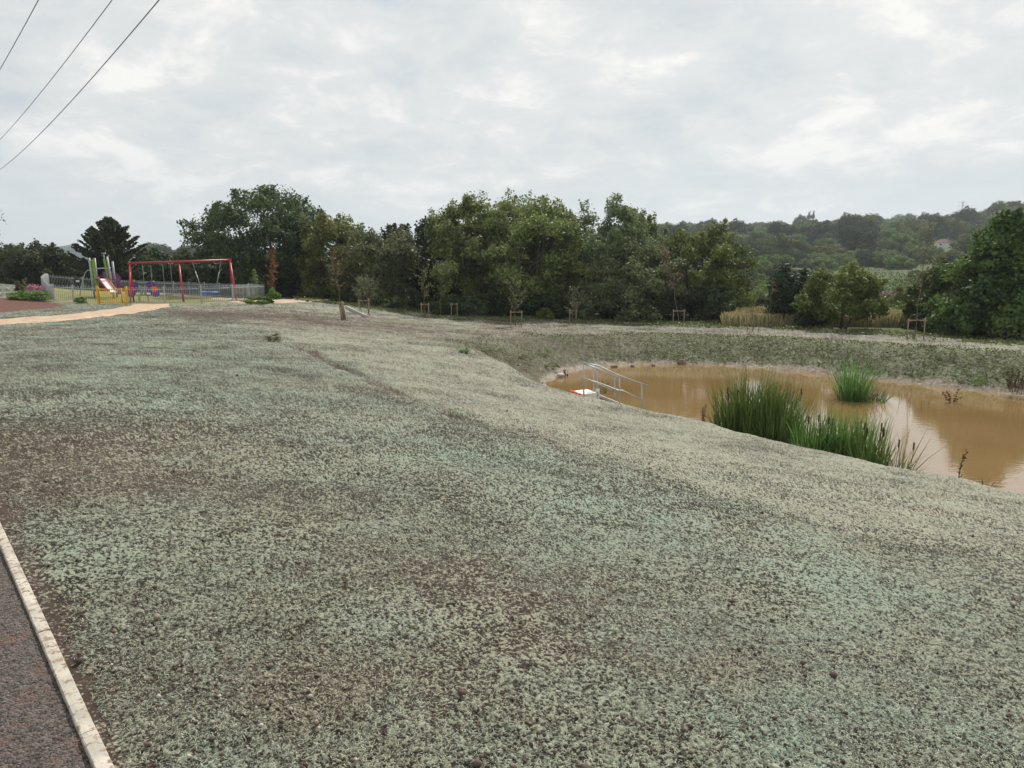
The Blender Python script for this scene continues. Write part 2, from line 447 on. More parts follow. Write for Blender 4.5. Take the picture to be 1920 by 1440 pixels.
sd[rows] = poly_sd(SH, X[rows], Y[rows])
farside = sstep(-2.0, 2.0, (Y - 24) + (X - 5) * .55)
bank = sstep(5.0, 3.2, sd + (fbm(X * .5, Y * .5, 3, 4) - .5) * 2.2) * farside * (sd < 30)
mud = sstep(.5, .15, sd + (fbm(X * 2, Y * 2, 3, 44) - .5) * .3) * (sd < 5)
def gp(lst): return np.array([(gnd(u, v).x, gnd(u, v).y) for u, v in lst])
FENCE = [at(137, 48.3), at(112, 47.6), at(94, 49.2), at(86, 54), at(100, 65), at(225, 68), at(335, 64.5), at(405, 60.5), at(499, 54.2), at(430, 48.8), at(331, 48.3), at(243, 48.0), at(188, 48.0)]
play = poly_sd(np.array([(p.x, p.y) for p in FENCE]), X, Y) if False else None
pl_poly = np.array([(p.x, p.y) for p in FENCE])
grass = np.zeros(X.shape); rows2 = (rs > 35) & (rs < 90)
grass[rows2] = sstep(.2, -.2, poly_sd(pl_poly, X[rows2], Y[rows2]))
ax_ = gnd(-160, 556); RED = np.array([(ax_.x, ax_.y)] + [tuple(p) for p in gp([(0, 557), (60, 563), (110, 569), (128, 573), (70, 580), (0, 585), (-160, 594)])])
redm = np.zeros(X.shape); rows3 = (rs > 20) & (rs < 60)
redm[rows3] = sstep(.25, -.25, poly_sd(RED, X[rows3], Y[rows3]) + (fbm(X[rows3] * 1.5, Y[rows3] * 1.5, 3, 3) - .5) * 1.0)
# under the trees and beyond
azl = np.arctan2(X, Y)
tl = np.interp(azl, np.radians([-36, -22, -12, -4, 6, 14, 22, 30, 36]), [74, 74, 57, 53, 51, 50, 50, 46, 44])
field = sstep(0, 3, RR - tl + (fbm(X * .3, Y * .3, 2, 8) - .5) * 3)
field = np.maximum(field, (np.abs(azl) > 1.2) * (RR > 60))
# brown areas
bx, by = gnd(690, 610).x, gnd(690, 610).y
brown = .95 * np.exp(-(((X - bx - .5 * (Y - by) * -.2) / 7) ** 2 + ((Y - by) / 6.5) ** 2))
g2 = gnd(430, 590); brown += .8 * np.exp(-(((X - g2.x) / 5) ** 2 + ((Y - g2.y) / 4) ** 2))
for (u, v, rx, ry, a) in [(120, 830, 1.8, 1.6, .9), (600, 1290, .75, .34, 1.25), (900, 1080, 1.1, .5, .9), (380, 930, 1.4, .7, .7), (330, 1330, .4, .25, .6), (1150, 1230, .6, .22, .7), (80, 900, 1.2, .8, .7), (1100, 1150, .7, .4, .55), (950, 680, 3.0, 1.6, .6), (250, 1200, .35, .5, .5), (1250, 1240, .6, .3, .4)]:
    g = gnd(u, v); brown += a * np.exp(-(((X - g.x) / rx) ** 2 + ((Y - g.y) / ry) ** 2))
brown = brown + .45 * sstep(33, 37, Y) * (RR < 60) * (X > -2)
brown = np.clip(brown + .3 * sstep(.035, .0, np.abs(cd + wob)) * sstep(.35, .75, fbm(X * .8, Y * .8, 2, 77)), 0, 1.2)
kq0 = (X - K0[0]) * KN[0] + (Y - K0[1]) * KN[1]
brown = np.clip(brown + 1.0 * sstep(-.17, -.02, kq0 + (fbm(X * 3, Y * 3, 3, 90) - .5) * .2) * (RR < 25), 0, 1.6)
rut = sstep(.016, .0, np.abs(cd + .01 + (fbm(X * .7, Y * .7, 2, 91) - .5) * .03)) * sstep(.38, .55, fbm(X * .5, Y * .5, 2, 78)) * sstep(10.5, 12, RR) * sstep(27, 22, RR)
brown = np.clip(brown + rut * 1.5, 0, 2.2)
lb = bank * sstep(11, 3, X); brown = brown + lb * .8; bank = bank * (1 - .5 * sstep(11, 3, X))
# small relief
soft = sstep(2.2, 4.0, RR)
n1 = fbm(X * 88, Y * 88, 2, 31); n2 = fbm(X * 15, Y * 15, 3, 32); n3 = fbm(X * 4.5, Y * 4.5, 2, 33); n4 = fbm(X * .9, Y * .9, 2, 34)
cl = np.clip((fbm(X * 24, Y * 24, 2, 35) - .62) * 5, 0, 1)      # clods
seeded = (1 - grass) * (1 - field * .5) * (RR < 70)
zd = ((n1 - .5) * .017 + (n2 - .5) * .012 + (n3 - .5) * .022 + cl * .006) * seeded * sstep(.9, 1.4, RR)
zd += (n4 - .5) * .10 * seeded * sstep(2, 8, RR)
zd += bank * (fbm(X * 1.6, Y * 1.6, 4, 50) - .5) * .42
zd -= rut * .10 * (.5 + fbm(X * 3, Y * 3, 2, 92))
zd += bank * 0
kq = (X - K0[0]) * KN[0] + (Y - K0[1]) * KN[1]
zd *= np.clip(1 - sstep(-.10, -.02, kq) * (RR < 25), .25, 1)
cav = np.clip(.5 + (n1 - .5) * 1.35 + (n2 - .5) * .30, 0, 1)
finez = sstep(R(82), R(78), np.abs(AZ))
zd = zd * finez; cav = .5 + (cav - .5) * finez * (1 - .72 * sstep(6, 15, RR))
Z = zf + zd
idx = np.arange(nr_ * nc_).reshape(nr_, nc_)
nx = np.roll(idx, -1, axis=1)
Fq = np.stack([idx[:-1], nx[:-1], nx[1:], idx[1:]], -1).reshape(-1, 4)[:, ::-1]
V = np.stack([X, Y, Z], -1).reshape(-1, 3)
GM = ground_mat()
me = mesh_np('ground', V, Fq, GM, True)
cattr(me, 'reg', np.stack([lower, bank, redm, grass], -1).reshape(-1, 4))
litter = sstep(.5, 2.5, RR - tl) * sstep(26, 18, RR - tl) * sstep(R(-26), R(-22), azl) * sstep(R(19), R(16), azl)  # ring of dark leaf litter with the trees' shade put into its colour
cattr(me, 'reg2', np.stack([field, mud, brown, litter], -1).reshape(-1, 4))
fattr(me, 'cav', cav.ravel())
g = link('ground', me); tag(g, kind='structure')
del V, Fq, X, Y, Z, zf, zd, n1, n2, n3, n4, cd, wob, idx, nx

# ------------------------------------------------------------------ water
def water_mat():
    m, nt, b = newmat('muddy_water'); c = coords(nt)
    f = noise(nt, c, .35, 3, .5)
    L(nt, ramp(nt, f, [(.3, (.205, .127, .052)), (.7, (.24, .153, .068))]), b.inputs['Base Color'])
    b.inputs['Roughness'].default_value = .015; b.inputs['IOR'].default_value = 2.4
    mp = nt.nodes.new('ShaderNodeMapping'); mp.inputs['Scale'].default_value = (1, 2.6, 1); L(nt, c, mp.inputs[0])
    n1 = noise(nt, mp.outputs[0], 3.0, 3, .5, .4)
    bp = N(nt, 'ShaderNodeBump', Strength=.045, Distance=.05); L(nt, n1, bp.inputs['Height']); L(nt, bp.outputs[0], b.inputs['Normal'])
    return m
cxy = SH.mean(0)
wv = [(cxy[0] + (p[0] - cxy[0]) * 1.15, cxy[1] + (p[1] - cxy[1]) * 1.15, ZW) for p in SH]
me = bpy.data.meshes.new('pond_water'); me.from_pydata(wv, [], [tuple(range(len(wv)))[::-1]]); me.materials.append(water_mat()); me.update()
if me.polygons[0].normal.z < 0: me.flip_normals()
tag(link('pond_water', me), kind='structure')

# ------------------------------------------------------------------ tarmac and edging
def tarmac_mat():
    m, nt, b = newmat('tarmac'); c = coords(nt)
    v = nt.nodes.new('ShaderNodeTexVoronoi'); v.inputs['Scale'].default_value = 110; L(nt, c, v.inputs['Vector'])
    n_ = noise(nt, c, 60, 4, .7)
    sp = nt.nodes.new('ShaderNodeSeparateColor'); L(nt, v.outputs['Color'], sp.inputs[0])
    col = mix(nt, sp.outputs[0], (.012, .010, .008), (.150, .122, .104))
    col = mix(nt, ramp(nt, noise(nt, c, 9, 4, .7), [(.48, 0), (.68, .6)]), col, (.13, .075, .058))
    st = math_(nt, 'MULTIPLY', ramp(nt, noise(nt, c, 3.6, 4, .65), [(.61, 0), (.69, .8)]), ramp(nt, n_, [(.35, .4), (.6, 1)]))
    col = mix(nt, st, col, (.30, .085, .045))
    L(nt, col, b.inputs['Base Color']); b.inputs['Roughness'].default_value = .8
    h = math_(nt, 'ADD', math_(nt, 'MULTIPLY', v.outputs['Distance'], -1), n_)
    bp = N(nt, 'ShaderNodeBump', Strength=1., Distance=.01); L(nt, h, bp.inputs['Height']); L(nt, bp.outputs[0], b.inputs['Normal'])
    return m
ss = np.concatenate([np.arange(-4, -.6, .2), np.arange(-.6, 3.6, .007), np.arange(3.6, 16, .2)])
qq = np.arange(.046, 2.3, .0085)
SS, QQ = np.meshgrid(ss, qq)
TX = K0[0] + KD[0] * SS + KN[0] * QQ; TY = K0[1] + KD[1] * SS + KN[1] * QQ
tb = Hgt(TX, TY)
TZ = tb + .088 + (fbm(TX * 60, TY * 60, 2, 61) - .5) * .010 + (fbm(TX * 14, TY * 14, 2, 62) - .5) * .008
ii = np.arange(TX.size).reshape(TX.shape)
tf = np.stack([ii[:-1, :-1], ii[:-1, 1:], ii[1:, 1:], ii[1:, :-1]], -1).reshape(-1, 4)
me = mesh_np('tarmac_path', np.stack([TX, TY, TZ], -1).reshape(-1, 3), tf, tarmac_mat(), True)
me.update()
if me.polygons[0].normal.z < 0: me.flip_normals()
tag(link('tarmac_path', me), kind='structure')
kerb = MB()
M['edging'] = paint('edging_concrete', (.46, .425, .36), .9, 0, .14, 7, wear=(.22, .155, .105), wt=.49)
s0 = -3.4; k = 0
while s0 < 15:
    Lk = .912
    a = K0 + KD * (s0 + .004); b_ = K0 + KD * (s0 + Lk - .004)
    jz = rnd.uniform(-.003, .003)
    pts = []
    za = H1(*(a - KN * .02)) + jz + .012; zb = H1(*(b_ - KN * .02)) + rnd.uniform(-.003, .003) + .012
    ns = 14
    prof = [(.0, -.15), (.0, -.005), (.004, .0), (.030, .001), (.046, -.001), (.050, -.005), (.052, -.15)]
    Vk = []
    for i in range(ns + 1):
        t = i / ns; c_ = a + (b_ - a) * t
        for q, zz in prof:
            w = (rnd.random() - .5) * .0012 if .001 < q < .051 else 0
            Vk.append((c_[0] + KN[0] * (q + w), c_[1] + KN[1] * (q + w), za + (zb - za) * t + zz + (rnd.random() - .5) * .0006))
    m_ = len(prof)
    Fk = [(i * m_ + j, i * m_ + j + 1, (i + 1) * m_ + j + 1, (i + 1) * m_ + j) for i in range(ns) for j in range(m_ - 1)]
    Fk += [tuple(range(m_)), tuple(range(ns * m_ + m_ - 1, ns * m_ - 1, -1))]
    kerb.add(Vk, Fk); s0 += Lk
tag(kerb.build('path_edging_kerb', M['edging']), kind='structure')

# ------------------------------------------------------------------ sandy paths near the playground
def sand_mat():
    m, nt, b = newmat('sandy_path'); c = coords(nt)
    L(nt, mix(nt, ramp(nt, noise(nt, c, 2.2, 8, .85), [(.35, 0), (.62, 1)]), (.27, .185, .125), (.53, .39, .27)), b.inputs['Base Color']); b.inputs['Roughness'].default_value = .95
    bp = N(nt, 'ShaderNodeBump', Strength=.5, Distance=.02); L(nt, noise(nt, c, 30, 3), bp.inputs['Height']); L(nt, bp.outputs[0], b.inputs['Normal'])
    return m
SAND = sand_mat()
def strip(name, up, lo, n=60, m_=7, lift=.05):
    def samp(P):
        P = [np.array(p) for p in P]; d = [0]
        for i in range(1, len(P)): d.append(d[-1] + np.linalg.norm(P[i] - P[i - 1]))
        tt = np.linspace(0, d[-1], n); return np.stack([np.interp(tt, d, [p[k] for p in P]) for k in (0, 1)], 1)
    A_ = samp(up); B_ = samp(lo)
    t = np.linspace(0, 1, m_)[:, None, None]
    G = A_[None] * (1 - t) + B_[None] * t
    x, y = G[..., 0], G[..., 1]; z = Hgt(x, y) + lift + (n4_(x, y)) 
    z[0] -= .12; z[-1] -= .12
    ii = np.arange(x.size).reshape(x.shape)
    tf = np.stack([ii[:-1, :-1], ii[:-1, 1:], ii[1:, 1:], ii[1:, :-1]], -1).reshape(-1, 4)
    me = mesh_np(name, np.stack([x, y, z], -1).reshape(-1, 3), tf, SAND, True)
    if me.polygons[0].normal.z < 0: me.flip_normals()
    return tag(link(name, me), kind='structure')
def n4_(x, y): return (fbm(x * .9, y * .9, 2, 34) - .5) * .10
def g2d(u, v): p = gnd(u, v); return (p.x, p.y)
strip('sandy_footpath', [g2d(-200, 604), g2d(0, 598), g2d(120, 590), g2d(190, 581), g2d(240, 573), (FENCE[11].x, FENCE[11].y - .3), (FENCE[10].x, FENCE[10].y - .3)],
      [g2d(-200, 622), g2d(0, 611), g2d(130, 602), g2d(250, 589), g2d(300, 581), g2d(330, 575), (FENCE[10].x, FENCE[10].y - .9)])
ec = FENCE[8]
strip('sandy_footpath_beyond', [(FENCE[9].x + .3, FENCE[9].y + .2), (ec.x + .8, ec.y - 1.5), (ec.x + 1.5, ec.y + 1.5), g2d(560, 559.5), g2d(600, 561), g2d(625, 563.5)],
      [(FENCE[9].x + .2, FENCE[9].y - .5), g2d(500, 570.5), g2d(530, 569.5), g2d(570, 568), g2d(605, 565.5), g2d(627, 564.2)])
bi = [FENCE[k_] for k_ in (5, 6, 7, 8)]
strip('playground_back_path', [(p.x + .2, p.y - .5) for p in bi], [(bi[0].x, bi[0].y - 1.2), (bi[1].x - .2, bi[1].y - 2.2), (bi[2].x - .3, bi[2].y - 3.2), (bi[3].x - 1.2, bi[3].y - 1.8)], lift=.06)

# ------------------------------------------------------------------ vegetation builders
def leaf_mesh(name, P, Nn, size, tint, mat, aspect=.62, asp_var=.2, jit=.75):
    """P: centres, Nn: preferred normals; kite-shaped leaves"""
    n = len(P)
    rv = NR.normal(size=(n, 3)); nn = Nn + rv * jit; nn /= np.linalg.norm(nn, axis=1, keepdims=True) + 1e-9
    rv2 = NR.normal(size=(n, 3)); a = np.cross(nn, rv2); a /= np.linalg.norm(a, axis=1, keepdims=True) + 1e-9
    b = np.cross(nn, a)
    s = (size * NR.uniform(.55, 1.45, n))[:, None]
    w = s * (aspect + NR.uniform(-asp_var, asp_var, n)[:, None])
    bend = nn * s * NR.uniform(-.25, .25, n)[:, None]
    V = np.stack([P + a * s, P + b * w + bend, P - a * s, P - b * w + bend], 1).reshape(-1, 3)
    Fc = np.arange(n * 4).reshape(n, 4)
    me = mesh_np(name, V, Fc, mat)
    fattr(me, 'tint', tint, 'FACE')
    return me
def crown_points(h0, h1, rx, ry, nl, nleaf, lob=.26, shape='round', ragged=.25, sprigs=10, fill=.8, seed=0, skew=0.):
    g = np.random.default_rng(seed)
    H = h1 - h0; cz = (h0 + h1) / 2
    lobes = []
    for i in range(nl):
        d = g.normal(size=3); d /= np.linalg.norm(d)
        rr = g.uniform(.2, 1) ** .34 * fill
        x, y, z = d * rr
        if shape == 'cone':
            t = g.uniform(0, 1) ** 1.3; w = (1 - t) * .95 + .05; an = g.uniform(0, 6.28); q = g.uniform(.4, 1) * w
            x, y, z = q * math.cos(an), q * math.sin(an), -1 + 2 * t * .95
        elif shape == 'column':
            x *= .8; y *= .8; z = g.uniform(-.95, .9); x *= math.sqrt(max(.1, 1 - abs(z) ** 2.5)); y *= math.sqrt(max(.1, 1 - abs(z) ** 2.5))
        elif shape == 'dome':
            z = z * .85 if z > 0 else z * .95
            if z < 0: q = 1. / max(.6, math.hypot(x, y) + .2); x *= min(q, 1.25); y *= min(q, 1.25)
        lr = lob * g.uniform(.65, 1.25)
        lobes.append((x, y, z, lr))
    lobes = np.array(lobes)
    wts = lobes[:, 3] ** 2; wts /= wts.sum()
    k = g.choice(len(lobes), nleaf, p=wts)
    d = g.normal(size=(nleaf, 3)); d /= np.linalg.norm(d, axis=1, keepdims=True)
    d[:, 2] = np.where(d[:, 2] < -.35, -d[:, 2] * .6, d[:, 2])
    rad = (1 - ragged) + ragged * g.uniform(-1, 1.1, nleaf)
    inner = g.uniform(size=nleaf) < .22
    rad = np.where(inner, rad * g.uniform(.3, .9, nleaf), rad)
    lr = lobes[k, 3] * rad
    P = lobes[k, :3].copy()
    P[:, 0] += d[:, 0] * lr; P[:, 1] += d[:, 1] * lr; P[:, 2] += d[:, 2] * lr * min(1.2, 2 * rx / H)
    tint = np.clip(.25 + .5 * g.uniform(size=len(lobes))[k] * 1.0 + g.normal(0, .18, nleaf), 0, 1)
    # leafy plumes that leave the lobes outward and upward, so the outline is broken
    ex = [P]; ed = [d]; et = [tint]
    for i in range(int(sprigs * 4)):
        q = lobes[g.integers(len(lobes))]; c0 = q[:3]; dr = c0 / (np.linalg.norm(c0) + .05) * .8 + g.normal(size=3) * .35 + np.array([0, 0, .55])
        if c0[2] < -.3: dr[2] *= .3
        dr /= np.linalg.norm(dr); ln = q[3] * g.uniform(1.0, 1.42); m_ = int(nleaf * .0040 * g.uniform(.4, 1.5) / max(1, sprigs / 14)) + 4
        t = g.uniform(.45, 1, m_)[:, None] ** .8
        ex.append(c0[None] + dr[None] * ln * t + g.normal(size=(m_, 3)) * lob * .26 * (1.35 - t)); ed.append(np.tile(dr, (m_, 1))); et.append(np.clip(g.normal(.55, .2, m_), 0, 1))
    P = np.concatenate(ex); d = np.concatenate(ed); tint = np.concatenate(et)
    for ax_i, (lo, hi) in enumerate(((.6, 99.4), (.6, 99.4), (.8, 99.7))):
        a0, a1 = np.percentile(P[:, ax_i], lo), np.percentile(P[:, ax_i], hi); mm = (a0 + a1) / 2; hf = (a1 - a0) / 2
        P[:, ax_i] = (P[:, ax_i] - mm) / hf; lobes[:, ax_i] = (lobes[:, ax_i] - mm) / hf
    sc_ = np.array([rx, ry, H / 2])
    W = P * sc_ + np.array([0, 0, cz])
    W[:, 0] += skew * (W[:, 2] / h1) ** 1.5
    return W, d, tint, lobes * np.array([rx, ry, H / 2, 1]) + np.array([0, 0, cz, 0])
def limbs(mb, h0, h1, lobes, tr, stems=1, seed=0, nlimb=9, lean=0.):
    g = random.Random(seed)
    H = h1 - h0
    tops = []
    for s in range(stems):
        an = g.uniform(0, 6.28); sp = 0 if stems == 1 else tr * 2.2
        b = Vector((math.cos(an) * sp, math.sin(an) * sp, -.25))
        t = Vector((math.cos(an) * sp * (1 if stems == 1 else 4.5) + lean + g.uniform(-.3, .3), math.sin(an) * sp * 3 + g.uniform(-.3, .3), h0 + H * .65))
        pts = []
        for i in range(7):
            q = i / 6; p = b.lerp(t, q); p.x += math.sin(q * 5 + an) * tr * .7; p.y += math.cos(q * 4 + an) * tr * .6; pts.append(p)
        rr = tr / (stems ** .45)
        mb.tube(pts, [rr * (1.35 if i == 0 else 1) * (1 - .75 * i / 6) for i in range(7)], 8)
        tops.append((pts, rr))
    idx = list(range(len(lobes))); g.shuffle(idx)
    for k in idx[:nlimb]:
        e = Vector(lobes[k][:3]); pts, rr = tops[g.randrange(len(tops))]
        j = g.randrange(2, 6); a = pts[j]
        if e.z < a.z - .2: a = pts[2]
        m1 = a.lerp(e, .5) + Vector((0, 0, -.12 * (e - a).length * .6))
        mb.tube([a, a.lerp(m1, .5), m1, m1.lerp(e, .55) + Vector((0, 0, .05)), e], [rr * .42, rr * .34, rr * .24, rr * .14, rr * .05], 6)
def tree(name, label, cat, u, Y, vtop, wpx, mat, h0f=.12, nl=34, nleaf=16000, leaf=.11, lob=.27, shape='round', stems=1, tr=.16, bark='bark', group='trees behind the pond bank', sprigs=14, ragged=.25, seed=None, fill=.8, skew=0., vb=None, nlimb=10, depth=1.):
    base = at(u, Y) if vb is None else gnd(u, vb)
    Y = base.y
    Ht = top_h(u, vtop, Y, base.z); rx = wpx / F * Y * .54
    seed = seed if seed is not None else int(u * 7 + vtop)
    root = empty(name, base, label, cat, group)
    W, d, tint, lobes = crown_points(Ht * h0f, Ht, rx, rx * depth, nl, nleaf, lob, shape, ragged, sprigs, fill, seed, skew)
    link('crown', leaf_mesh('crown', W, d, leaf, tint, mat), root)
    mb = MB(); limbs(mb, Ht * h0f, Ht, lobes, tr, stems, seed, nlimb, skew * .4); mb.build('trunk', M[bark], root)
    return root

TG = 'mature trees along the edge of the seeded bank'
# left edge to right edge of the tree belt
tree('broadleaf_tree', 'grey-green shrubby tree at the left picture edge, behind the pale green mound', 'tree', 20, 82, 458, 110, F_DARK, .02, 40, 15000, .15, stems=3, group='trees behind the playground', bark='bark_pale')
tree('broadleaf_tree', 'mid green shrubby tree with an open twiggy top, left of the far warehouse', 'tree', 85, 80, 457, 110, F_DARK, .02, 40, 15000, .15, stems=3, group='trees behind the playground')
tree('broadleaf_tree', 'low rounded tree stepping down behind the black litter bin', 'tree', 132, 84, 478, 80, F_DARK, .02, 26, 9000, .15, stems=2, group='trees behind the playground')
# dark layered tree behind the slide tower
def layered_tree():
    u, Y = 228, 74
    base = at(u, Y); Ht = top_h(u, 393, Y, base.z) / 1.02; rx = 170 / F * Y * .5
    root = empty('layered_tree', base, 'dark tree with layered outstretched boughs behind the slide tower', 'tree', 'trees behind the playground')
    g = np.random.default_rng(5); gr = random.Random(12)
    P = []; D = []; T = []; mb = MB()
    mb.tube([(0, 0, -.3), (.1, 0, Ht * .3), (-.3, .1, Ht * .6), (-.5, 0, Ht * .90)], [.30, .24, .15, .03], 8)
    NB = 175
    for i in range(NB):
        t = (i / NB) ** .9; z = Ht * (.05 + .88 * t)
        w = rx * (1.12 * (1 - t) ** 1.1 * (.45 + .55 * min(1, t * 4 + .25)) + .05) * gr.uniform(.66, 1.14)
        an = gr.uniform(0, 6.283); up = gr.uniform(.18, .45) + .55 * t
        s = Vector((-.5 * t, 0, z - .2)); e = s + Vector((math.cos(an) * w, math.sin(an) * w, min(w * up, Ht * 1.0 - z)))
        mb.tube([s, s.lerp(e, .5) + Vector((0, 0, -.14)), e], [.06, .035, .01], 5)
        n = int(150 + 260 * w / rx); q = g.uniform(.12, 1.06, n)
        c = np.array(s)[None] * (1 - q[:, None]) + np.array(e)[None] * q[:, None]
        c[:, 2] -= .5 * q * (1 - q)
        sp = .19 * (1.12 - q)[:, None] + .03
        c = c + g.normal(size=(n, 3)) * sp * np.array([1, 1, .55]); c[:, 2] -= np.abs(g.normal(size=n)) * .07
        P.append(c); dd = g.normal(size=(n, 3)) * .5; dd[:, 2] += 1; D.append(dd); T.append(np.clip(g.normal(.30 + .3 * gr.random(), .2, n), 0, 1))
    link('crown', leaf_mesh('crown', np.concatenate(P), np.concatenate(D), .13, np.concatenate(T), F_LAYER), root)
    mb.build('trunk', M['bark'], root)
layered_tree()
tree('broadleaf_tree', 'smaller olive tree showing under the left half of the swing beam', 'tree', 300, 78, 468, 90, F_DARK, .02, 26, 9000, .15, group='trees behind the playground')
tree('broadleaf_tree', 'mid green tree seen through the middle of the swing frame', 'tree', 352, 80, 470, 90, F_DARK, .02, 26, 9000, .15, group='trees behind the playground')
tree('oak_tree', 'tallest dark rounded tree rising right of the red swing frame', 'tree', 500, 66, 351, 225, F_DARK, .0, 75, 34000, .125, .22, 'round', 2, .30, sprigs=26, group=TG, fill=.82)
tree('oak_tree', 'dark lower tree filling the gap behind the right swing legs', 'tree', 412, 70, 440, 90, F_DARK, .0, 30, 11000, .14, group=TG)
tree('willow_tree', 'olive willow with a loose top just right of the tallest dark tree', 'tree', 632, 62, 404, 120, F_OLIVE, .05, 42, 19000, .11, .24, stems=2, group=TG)
tree('willow_tree', 'grey-green willow with a soft round crown behind the leaning sapling', 'tree', 706, 58, 432, 140, F_GREY, .04, 46, 20000, .10, .25, stems=3, group=TG)
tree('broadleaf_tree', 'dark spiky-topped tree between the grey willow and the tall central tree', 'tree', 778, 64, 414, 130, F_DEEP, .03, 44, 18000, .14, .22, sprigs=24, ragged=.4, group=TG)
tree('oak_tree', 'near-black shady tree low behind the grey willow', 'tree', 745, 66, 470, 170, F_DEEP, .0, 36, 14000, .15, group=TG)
tree('poplar_tree', 'tall olive tree with airy upper twigs, left one of the central pair', 'tree', 890, 58, 372, 150, F_OLIVE, .14, 52, 24000, .10, .23, 'round', 4, .16, 'bark_pale', TG, 26, .4)
tree('poplar_tree', 'tall green tree with a full rounded top, right one of the central pair', 'tree', 992, 56, 368, 170, F_OLIVE, .16, 60, 27000, .10, .22, 'round', 4, .17, 'bark_pale', TG, 26, .35)
tree('willow_tree', 'yellowish green willow in the dip between the two tallest right-hand trees', 'tree', 1068, 57, 410, 110, F_OLIVE, .05, 36, 15000, .10, .25, stems=3, group=TG)
tree('willow_tree', 'tall pointed willow with silvery sparse top right of the central trees', 'tree', 1150, 56, 371, 150, F_GREY, .10, 52, 22000, .10, .22, 'round', 4, .15, 'bark_pale', TG, 34, .45)
tree('willow_tree', 'green shoulder tree left of where the far hill begins', 'tree', 1215, 59, 405, 90, F_BRIGHT, .05, 30, 13000, .11, .24, stems=2, group=TG)
tree('willow_tree', 'grey-leaved willow standing in front, left of the brown-leaved sapling', 'tree', 1190, 52, 452, 150, F_GREY, .02, 44, 19000, .09, .25, stems=4, group=TG)
tree('willow_tree', 'broad rounded green willow right of the brown-leaved sapling', 'tree', 1308, 55, 421, 165, F_BRIGHT, .02, 56, 26000, .10, .23, 'round', 3, .18, sprigs=18, group=TG)
tree('ivy_clad_tree', 'narrow near-black ivy-clad tree touching the small round tree', 'tree', 1490, 48, 500, 84, F_DEEP, .0, 44, 15000, .10, .42, 'column', 1, .14, group=TG)
tree('small_round_tree', 'small free-standing round green tree with a short forked trunk', 'tree', 1572, 46, 496, 138, F_BRIGHT, .16, 40, 19000, .085, .24, 'dome', 3, .17, 'bark', TG, 18, .3, vb=616)
tree('broadleaf_tree', 'large dark green tree at the right edge with its trunk bared at the base', 'tree', 1884, 43, 399, 225, F_LUSH, .08, 95, 42000, .10, .25, 'cone', 1, .22, group=TG, sprigs=22, vb=632, fill=.85)
tree('broadleaf_tree', 'lower dark green tree merging with the left side of the large right-edge tree', 'tree', 1800, 44.5, 478, 150, F_LUSH, .0, 50, 20000, .10, .23, 'dome', 2, .14, group=TG)
tree('broadleaf_tree', 'lowest leafy tree under the right-edge boughs beside the tall staked sapling', 'tree', 1745, 46, 520, 90, F_LUSH, .0, 36, 11000, .09, .25, 'dome', 2, .12, group=TG)
tree('poplar_tree', 'olive tree filling the plateau between the two tall central trees', 'tree', 942, 60, 380, 130, F_OLIVE, .12, 44, 17000, .11, .24, 'round', 3, .15, 'bark_pale', TG, 16, .35)
tree('poplar_tree', 'green tree with a pointed leader at the right end of the central plateau', 'tree', 1046, 59, 376, 105, F_OLIVE, .12, 38, 15000, .11, .24, 'round', 3, .14, 'bark_pale', TG, 22, .4)
tree('willow_tree', 'silvery green tree joining the pointed willow to the shoulder tree', 'tree', 1190, 60, 392, 100, F_OLIVE, .10, 34, 13000, .11, .25, 'round', 3, .14, group=TG)
tree('willow_tree', 'olive tree bridging the tallest dark tree and the loose-topped willow', 'tree', 672, 65, 412, 110, F_OLIVE, .05, 34, 13000, .12, .25, 'round', 2, .14, group=TG)
# shade trees filling the darkness behind the belt
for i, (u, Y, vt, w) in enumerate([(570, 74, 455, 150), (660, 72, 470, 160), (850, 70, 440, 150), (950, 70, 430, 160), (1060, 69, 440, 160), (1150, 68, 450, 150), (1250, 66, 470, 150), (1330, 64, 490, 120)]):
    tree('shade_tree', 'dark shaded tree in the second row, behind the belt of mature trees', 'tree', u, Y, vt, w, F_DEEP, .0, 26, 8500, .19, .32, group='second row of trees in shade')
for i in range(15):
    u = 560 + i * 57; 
    tree('shade_tree', 'dark shaded tree in the second row, behind the belt of mature trees', 'tree', u, 66 + (i * 7 % 5), 505 + (i * 13) % 22, 110, F_DEEP, .0, 16, 5000, .19, .34, 'dome', group='second row of trees in shade')
